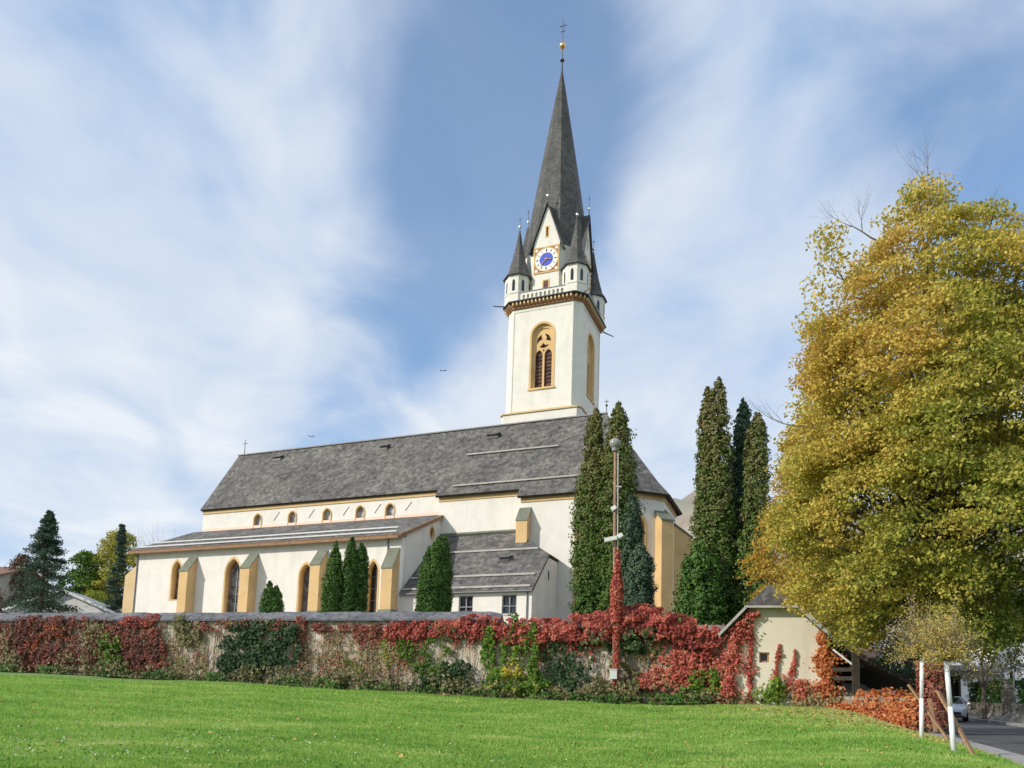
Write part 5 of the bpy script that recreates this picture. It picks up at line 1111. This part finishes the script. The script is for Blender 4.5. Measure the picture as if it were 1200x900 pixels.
def house(label, x0, x1, y0, y1, z0, ze, zr, roof, wins=(), rz=0, wallm='house_plaster', ridge='x', roofname='roof'):
    t = thing('house', label, 'house', ((x0+x1)/2, y0, z0), 0); reg(t, ((x0+x1)/2, y0, z0)); f = (0, y0, 0); o = .45; ym, xm = (y0+y1)/2, (x0+x1)/2
    if ridge == 'x':
        slab('wall', f, [(x0, z0), (x1, z0), (x1, ze), (x0, ze)], [rect(*w_) for w_ in wins], 0, .4, wallm, t); mb = MB()
        for xa, xb in ((x0, x0+.4), (x1-.4, x1)): mb = MB(); mb.add([(xx, yy, zz_) for xx in (xa, xb) for yy, zz_ in ((y0+.401, z0), (y1, z0), (y1, ze), (ym, zr-.2), (y0+.401, ze))], [(0,1,2,3,4),(9,8,7,6,5),(0,5,6,1),(1,6,7,2),(2,7,8,3),(3,8,9,4),(4,9,5,0)]); mb.build('side_wall', wallm, t)
        k = (zr-ze)/(ym-y0); sheet('roof', [[(x0-o, y0-o, ze-k*o), (x1+o, y0-o, ze-k*o), (x1+o, ym, zr), (x0-o, ym, zr)], [(x1+o, y1+o, ze-k*o), (x0-o, y1+o, ze-k*o), (x0-o, ym, zr), (x1+o, ym, zr)]], [roof, 'eave_wood'], t, .2)
    else:
        slab('wall', f, [(x0, z0), (x1, z0), (x1, ze), (xm, zr-.2), (x0, ze)], [rect(*w_) for w_ in wins], 0, .4, wallm, t); mb = MB()
        mb.box(x0, x0+.4, y0+.401, y1, z0, ze); mb.build('side_wall', wallm, t); mb = MB(); mb.box(x1-.4, x1, y0+.401, y1, z0, ze); mb.build('side_wall', wallm, t)
        k = (zr-ze)/(xm-x0); sheet('roof', [[(x0-o, y0-o, ze-k*o), (xm, y0-o, zr), (xm, y1, zr), (x0-o, y1, ze-k*o)], [(x1+o, y0-o, ze-k*o), (x1+o, y1, ze-k*o), (xm, y1, zr), (xm, y0-o, zr)]], [roof, 'metal_pale'], t, .22)
        mb = MB(); mb.bar((x0-o, y0-o-.03, ze-k*o-.05), (xm, y0-o-.03, zr-.05), .06, .25); mb.bar((xm, y0-o-.03, zr-.05), (x1+o, y0-o-.03, ze-k*o-.05), .06, .25); mb.build('verge_board', 'white_paint', t)
    for c_, hw, a_, b_ in wins:
        g = slab('window', f, rect(c_, hw-.01, a_+.01, b_-.01), [], .2, .25, 'dark_glass', t); inherit(g, t)
        slab('frame', f, rect(c_, hw+.003, a_-.003, b_+.003), [rect(c_-hw/2+.01, hw/2-.06, a_+.08, b_-.08), rect(c_+hw/2-.01, hw/2-.06, a_+.08, b_-.08)], .08, .18, 'white_paint', g)
    return t
house('low pale house with light grey gabled roof behind the broad fir', -51.5, -40.9, 79, 90, 5.5, 8.9, 11.0, 'pale_roof', [(-48.8, .6, 7.0, 8.3), (-44.5, .6, 7.0, 8.3)], ridge='y')
house('house with flat pitched roof cut by the left edge of the picture', -76, -61.6, 92, 102, 5.5, 14.6, 16.2, 'clay_roof', [(-64, .7, 11.5, 13), (-68, .7, 11.5, 13)], wallm='grey_plaster')

# ------------------------------------------------------------ across the road, on the right
def rp(Y, off): return road_edge(Y)+off
mb = MB(); Ys = np.arange(26, 92, 2.0); v = []
for Y in Ys:
    zz_ = float(road_z(Y)); 
    for o_, dz in ((8.16, -.3), (8.16, 1.12), (8.5, 1.14), (8.5, -.3)): v.append((rp(Y, o_), Y, zz_+dz))
n = len(Ys); mb.add(v, [(4*i+k, 4*i+(k+1) % 4, 4*i+4+(k+1) % 4, 4*i+4+k) for i in range(n-1) for k in range(4)]+[(0, 1, 2, 3), (4*n-1, 4*n-2, 4*n-3, 4*n-4)])
tag(mb.build('stone_wall', 'stone', None), 'low rough stone garden wall running along the far side of the road', 'wall')
def hedge(label, Y0, Y1, off, w, z1, mat, n, tint, seed):
    r = np.random.default_rng(seed); Y = r.uniform(Y0, Y1, n); zb = np.array(road_z(Y))+.9; f = r.uniform(0, 1, n); face = r.uniform(0, 1, n)
    o = np.where(face < .55, off-w/2, np.where(face < .85, off+w*(r.uniform(0, 1, n)-.5), off+w/2)); top = z1*(1+.12*vnoise(np.stack([Y, Y, o], 1), 1.2, seed)); hz = np.where((face >= .55) & (face < .85), top, f*top)
    P = np.stack([road_edge(Y)+o+r.normal(0, .13, n), Y, zb+hz+r.normal(0, .07, n)], 1); c = (rp((Y0+Y1)/2, off), (Y0+Y1)/2, float(road_z((Y0+Y1)/2))+.9)
    o = leafmesh('hedge', P, .17, mat, tint+.15*r.normal(size=n)+.2*vnoise(P, 1.8, seed), org=c, up=.3); o.location = c; tag(o, label, 'hedge'); return o
hedge('dark clipped hedge on top of the stone wall at the right edge', 30, 44.5, 9.4, 1.4, 1.55, 'hedge_leaf', 9000, .25, 101)
hedge('lighter green hedge on the stone wall under the flat canopy', 46, 56, 9.4, 1.4, 1.5, 'hedge_leaf', 5000, .75, 102)
mb = MB(); Y = 45.2; x = rp(Y, 8.15); z_ = float(road_z(Y)); mb.box(x-.1, x+.32, Y-.22, Y+.22, z_-.2, z_+2.3); mb.box(x-.15, x+.37, Y-.27, Y+.27, z_+2.3, z_+2.4); tag(mb.build('gate_pillar', 'stone', None), 'tan stone pillar standing in the garden wall between the two hedges', 'pillar')
mb = MB(); Y = 41.0; x = rp(Y, 7.4); z_ = float(road_z(Y)); mb.tube((x, Y, z_), (x, Y, z_+2.9), .035, .035, 8); tag(mb.build('sign_pole', 'lead', None), 'thin grey pole at the kerb before the stone wall', 'pole')
cp = thing('canopy', 'flat roofed dark canopy behind the garden hedge', 'canopy', (31.3, 54, 1.4)); reg(cp, (31.3, 54, 1.4))
mb = MB(); mb.box(28.6, 34.2, 52, 59, 3.75, 3.98); mb.build('roof', 'metal_pale', cp); mb = MB(); mb.box(28.5, 34.3, 51.9, 51.98, 3.68, 4.02); mb.build('fascia', 'lead', cp)
for x, y in ((28.9, 52.3), (33.9, 52.3), (28.9, 58.6), (33.9, 58.6)): mb = MB(); mb.box(x-.1, x+.1, y-.1, y+.1, .8, 3.74); mb.build('post', 'dark_wood', cp)
mb = MB(); mb.box(28.7, 34.1, 58.8, 58.95, .8, 3.7); mb.build('back_panel', 'dark_wood', cp)
house('white outbuilding with pale sloping roof behind the canopy', 30.5, 39.0, 63, 71, 1.5, 4.5, 6.9, 'pale_roof', [], wallm='house_plaster')
house('large white house with dark blue roof half hidden by trees on the right', 40.2, 56, 63, 74, 1.5, 8.6, 12.4, 'blue_roof', [(43.5, .6, 3.4, 4.9), (47.5, .6, 3.4, 4.9), (43.5, .6, 6.2, 7.7), (47.5, .6, 6.2, 7.7)])
gg = house('small garage with white door front and brown roof seen past the lean-to', 26.6, 31.5, 58, 64, 2.0, 5.0, 6.0, 'clay_roof', [], wallm='brick_brown')
slab('garage_door', (0, 57.98, 0), rect(28.4, 1.05, 3.7, 4.75), [], -.05, .01, 'white_paint', gg)
def sparse(label, x, y, h, seed, mat, tint):
    t = bare('garden_tree', label, x, y, h, seed, 3, .16); r = np.random.default_rng(seed); z = gz(x, y); reg(t, (x, y, z)); nc = 80; C = np.array([x, y, z+h*.62])+ballpts(nc)*np.array([h*.36, h*.36, h*.34]); idx = np.repeat(np.arange(nc), 34)
    leafmesh('crown', C[idx]+ballpts(len(idx))*.4, .15, mat, tint+.15*r.normal(size=len(idx)), t); return t
sparse('many stemmed garden tree with sparse olive leaves before the white house', 29.0, 47.5, 6.8, 41, 'brush_leaf', .4)
sparse('second garden tree with thin dark foliage at the right edge', 31.5, 46.5, 7.5, 42, 'ivy_leaf', .6)
bt('dark_bush', 'dense dark shrubs behind the big linden trunk', 22.0, 44, .8, [(.3, 2.0), (1.5, 2.2), (3.2, 1.0)], 'ivy_leaf', 70, 103, .4, .2, .6)
bt('garden_maple', 'green tree standing behind the lean-to roof', 18.5, 46, 1, [(2.5, 2.0), (5, 3.0), (8, 2.2), (10, .8)], 'brush_leaf', 120, 104, .45, .2, .8)

# ------------------------------------------------------------ cars
def car(label, x, y, z, rot, paint, L=4.2, W=1.74, Hh=1.45):
    t = thing('car', label, 'car', (x, y, z), rot); reg(t, (0, 0, 0)); ORG[t.name] = (0, 0, 0)
    st_ = [(-L/2, .55, .32, .62, .62, .5), (-L/2+.12, .78, .24, .74, .76, .7), (-L/2+.7, .86, .2, .86, .92, .78), (-L/2+1.25, .87, .2, .92, .98, .78), (-L/2+1.95, .87, .2, .95, Hh-.04, .60), (-L/2+2.6, .87, .2, .96, Hh, .60), (L/2-.75, .87, .2, .97, Hh-.1, .57), (L/2-.2, .84, .22, .95, 1.02, .66), (L/2, .72, .3, .80, .84, .6)]
    vs = []; fs_ = []
    for (sx, wb, zb, zs_, zt, wt_) in st_:
        k = W/1.74; vs += [(sx, -wb*k*.96, zb), (sx, -wb*k, (zb+zs_)/2), (sx, -wb*k*.97, zs_), (sx, -wt_*k, zt), (sx, wt_*k, zt), (sx, wb*k*.97, zs_), (sx, wb*k, (zb+zs_)/2), (sx, wb*k*.96, zb)]
    for i in range(len(st_)-1):
        for j in range(8): fs_.append((8*i+j, 8*i+(j+1) % 8, 8*i+8+(j+1) % 8, 8*i+8+j))
    fs_ += [tuple(range(7, -1, -1)), tuple(range(8*len(st_)-8, 8*len(st_)))]
    mb = MB(); mb.add(vs, fs_); bd = mb.build('body', paint, t, smooth=True); bv = bd.modifiers.new('b', 'BEVEL'); bv.width = .05; bv.segments = 2; bv.limit_method = 'ANGLE'
    def pane(name, P, d, mat='car_glass'):
        mb = MB(); P = [Vector(p) for p in P]; n_ = (P[1]-P[0]).cross(P[2]-P[0]).normalized()*d; mb.add([p+n_ for p in P]+[p-n_*.4 for p in P], [(0,1,2,3),(7,6,5,4),(0,4,5,1),(1,5,6,2),(2,6,7,3),(3,7,4,0)]); return mb.build(name, mat, t)
    k = W/1.74
    pane('windscreen', [(-L/2+1.28, -.70*k, 1.0), (-L/2+1.28, .70*k, 1.0), (-L/2+1.9, .56*k, Hh-.08), (-L/2+1.9, -.56*k, Hh-.08)], -.02)
    pane('rear_window', [(L/2-.28, -.60*k, 1.05), (L/2-.28, .60*k, 1.05), (L/2-.68, .53*k, Hh-.14), (L/2-.68, -.53*k, Hh-.14)], .03)
    for s in (-1, 1):
        for xa, xb, xc, xd in ((-L/2+1.5, -L/2+2.45, -L/2+2.45, -L/2+2.0), (-L/2+2.53, L/2-.75, L/2-.95, -L/2+2.53)): pane('side_window', [(xa, s*.845*k, 1.0), (xb, s*.845*k, 1.0), (xc, s*.635*k, Hh-.1), (xd, s*.635*k, Hh-.1)], .035*s if False else -.03*s)
        pane('headlight', [(-L/2+.10, s*.50*k, .60), (-L/2+.16, s*.76*k, .60), (-L/2+.2, s*.74*k, .76), (-L/2+.14, s*.5*k, .74)], -.03*s if False else .03, 'headlight_glass')
        mb = MB(); mb.ball((-L/2+1.45, s*(.98)*k, .98), .1, 8, 6); mb.build('mirror', paint, t)
        for xw in (-L/2+.8, L/2-.8):
            mb = MB(); mb.tube((xw, s*.70*k, .31), (xw, s*.88*k, .31), .31, .31, 20); wl = mb.build('wheel', 'rubber', t); ORG[wl.name] = (0, 0, 0)
            mb = MB(); mb.tube((xw, s*.86*k, .31), (xw, s*.89*k, .31), .19, .19, 14); mb.build('rim', 'chrome', wl)
    mb = MB(); mb.box(-L/2-.03, -L/2+.1, -.5*k, .5*k, .34, .50); mb.build('grille', 'car_dark', t)
    mb = MB(); mb.box(-L/2-.04, -L/2-.02, -.26, .26, .52, .62); mb.build('number_plate', 'plastic_white', t)
    return t
car('silver hatchback driving down the road, seen past the white stem', 25.9, 45.8, float(road_z(45.8))+.01, math.radians(62), 'car_silver')
car('white car parked under the dark lean-to of the hut', 14.6, 34.2, gz(14.6, 34.2)-.05+.0, math.pi, 'car_white')
car('dark windowed pale car parked in the yard behind the creeper heap', 23.3, 47.6, gz(23.3, 47.6), .3, 'car_silver')

# ------------------------------------------------------------ meadow grass
r = np.random.default_rng(77); N = 520000
u_ = r.uniform(0, 1, N); Y = 10.2*np.exp(u_*math.log(33.6/10.2)*1.0); X = (r.uniform(-1, 1, N)*.70*Y*1.0)
X = X-.0; keep = (Y < wallY(X)-.05) & (X < road_edge(Y)-.45) & ~((X > 8.4) & (Y > 29.7)) & ~((X > 12.4) & (Y > 24.5)); X, Y = X[keep], Y[keep]; n = len(X)
Z = ground_z(X, Y); hgt = (.035+.045*r.uniform(0, 1, n))*(1+.4*vnoise(np.stack([X, Y, X*0], 1), .9, 3))*(1+.012*(Y-10)); wd = (.011+.0006*(Y-10))*r.uniform(.8, 1.4, n)
a = r.uniform(0, 6.28, n); ln = r.normal(0, .5, (n, 2))*hgt[:, None]
V = np.empty((n, 3, 3)); V[:, 0] = np.stack([X-np.cos(a)*wd, Y-np.sin(a)*wd, Z-.01], 1); V[:, 1] = np.stack([X+np.cos(a)*wd, Y+np.sin(a)*wd, Z-.01], 1); V[:, 2] = np.stack([X+ln[:, 0], Y+ln[:, 1], Z+hgt], 1)
me = bpy.data.meshes.new('grass'); me.vertices.add(n*3); me.vertices.foreach_set('co', V.reshape(-1)); me.loops.add(n*3); me.loops.foreach_set('vertex_index', np.arange(n*3, dtype=np.int32))
me.polygons.add(n); me.polygons.foreach_set('loop_start', np.arange(0, n*3, 3, dtype=np.int32)); me.polygons.foreach_set('loop_total', np.full(n, 3, dtype=np.int32)); me.update()
tt = .42+.16*r.normal(size=n)+.20*vnoise(np.stack([X*.6, Y*1.6, X*0], 1), .8, 5)+.16*vnoise(np.stack([X, Y*2, X*0], 1), 3.0, 6)+.34*sm(5, 11, X)*sm(16, 24, Y)+.22*np.clip(vnoise(np.stack([X*.5, Y*1.5, X*0], 1), 1.4, 15)-.25, 0, 1)*3
at = me.attributes.new('tint', 'FLOAT', 'FACE'); at.data.foreach_set('value', np.clip(tt, 0, 1).astype(np.float32))
o = link('grass', me, 'grass_blade'); tag(o, 'bright green mown meadow grass in front of the churchyard wall', 'grass'); o['kind'] = 'stuff'
# fallen leaves, thickest under the linden, and daisies
n = 2600; X = np.concatenate([r.normal(10.8, 2.0, 1900), r.uniform(-16, 9, 700)]); Y = np.concatenate([r.normal(23.5, 3.2, 1900), r.uniform(11, 30, 700)]); keep = (Y < wallY(X)-.3) & (X < road_edge(Y)-.2) & (Y > 11); X, Y = X[keep], Y[keep]
P = np.stack([X, Y, ground_z(X, Y)+.06], 1); o = leafmesh('fallen_leaves', P, .085, 'fallen_leaf', r.uniform(0, 1, len(X)), up=3, aspect=.8); tag(o, 'yellow and brown fallen leaves strewn on the grass', 'leaves'); o['kind'] = 'stuff'
X = r.normal(-6.5, 3.0, 420); Y = np.abs(r.normal(0, 3.0, 420))+10.8; P = np.stack([X, Y, ground_z(X, Y)+.085], 1); o = leafmesh('daisies', P, .026, 'daisy_petal', r.uniform(0, 1, 420), up=2, aspect=1); tag(o, 'tiny white daisies dotted over the near meadow', 'flowers'); o['kind'] = 'stuff'
X = r.uniform(-11, 4, 2600); Y = np.abs(r.normal(0, 2.4, 2600))+10.4; P = np.stack([X, Y, ground_z(X, Y)+.05+.03*r.uniform(0, 1, 2600)], 1); o = leafmesh('clover', P, .045, 'grass_blade', .25+.3*r.normal(size=2600), up=1.4, aspect=.9); tag(o, 'darker clover leaves among the near grass', 'clover'); o['kind'] = 'stuff'
# birds in the sky
def bird(label, p):
    x, y, z = p; b = MB(); b.ball((x, y, z), .07, 8, 6, 1)
    b.add([(x-.05, y, z+.02), (x-.42, y-.02, z+.2), (x-.62, y+.08, z+.1), (x-.1, y+.14, z+.03)], [(0, 1, 2, 3), (3, 2, 1, 0)]); b.add([(x+.05, y, z+.02), (x+.42, y-.02, z+.2), (x+.62, y+.08, z+.1), (x+.1, y+.14, z+.03)], [(0, 1, 2, 3), (3, 2, 1, 0)])
    b.add([(x, y, z+.05), (x+.3, y+.05, z+.03), (x+.3, y+.0, z-.02), (x, y, z-.05)], [(0, 1, 2, 3), (3, 2, 1, 0)])
    me = mesh_from(b.v, b.f, shift=p); o = link('bird', me, 'bird_black'); o.location = p; o.scale = (.5, .5, .5); tag(o, label, 'bird')
bird('dark bird flying in the blue sky left of the tower', (-6.2, 60, 27.2)); bird('dark bird flying just above the nave roof', (-18.2, 66, 23.5))
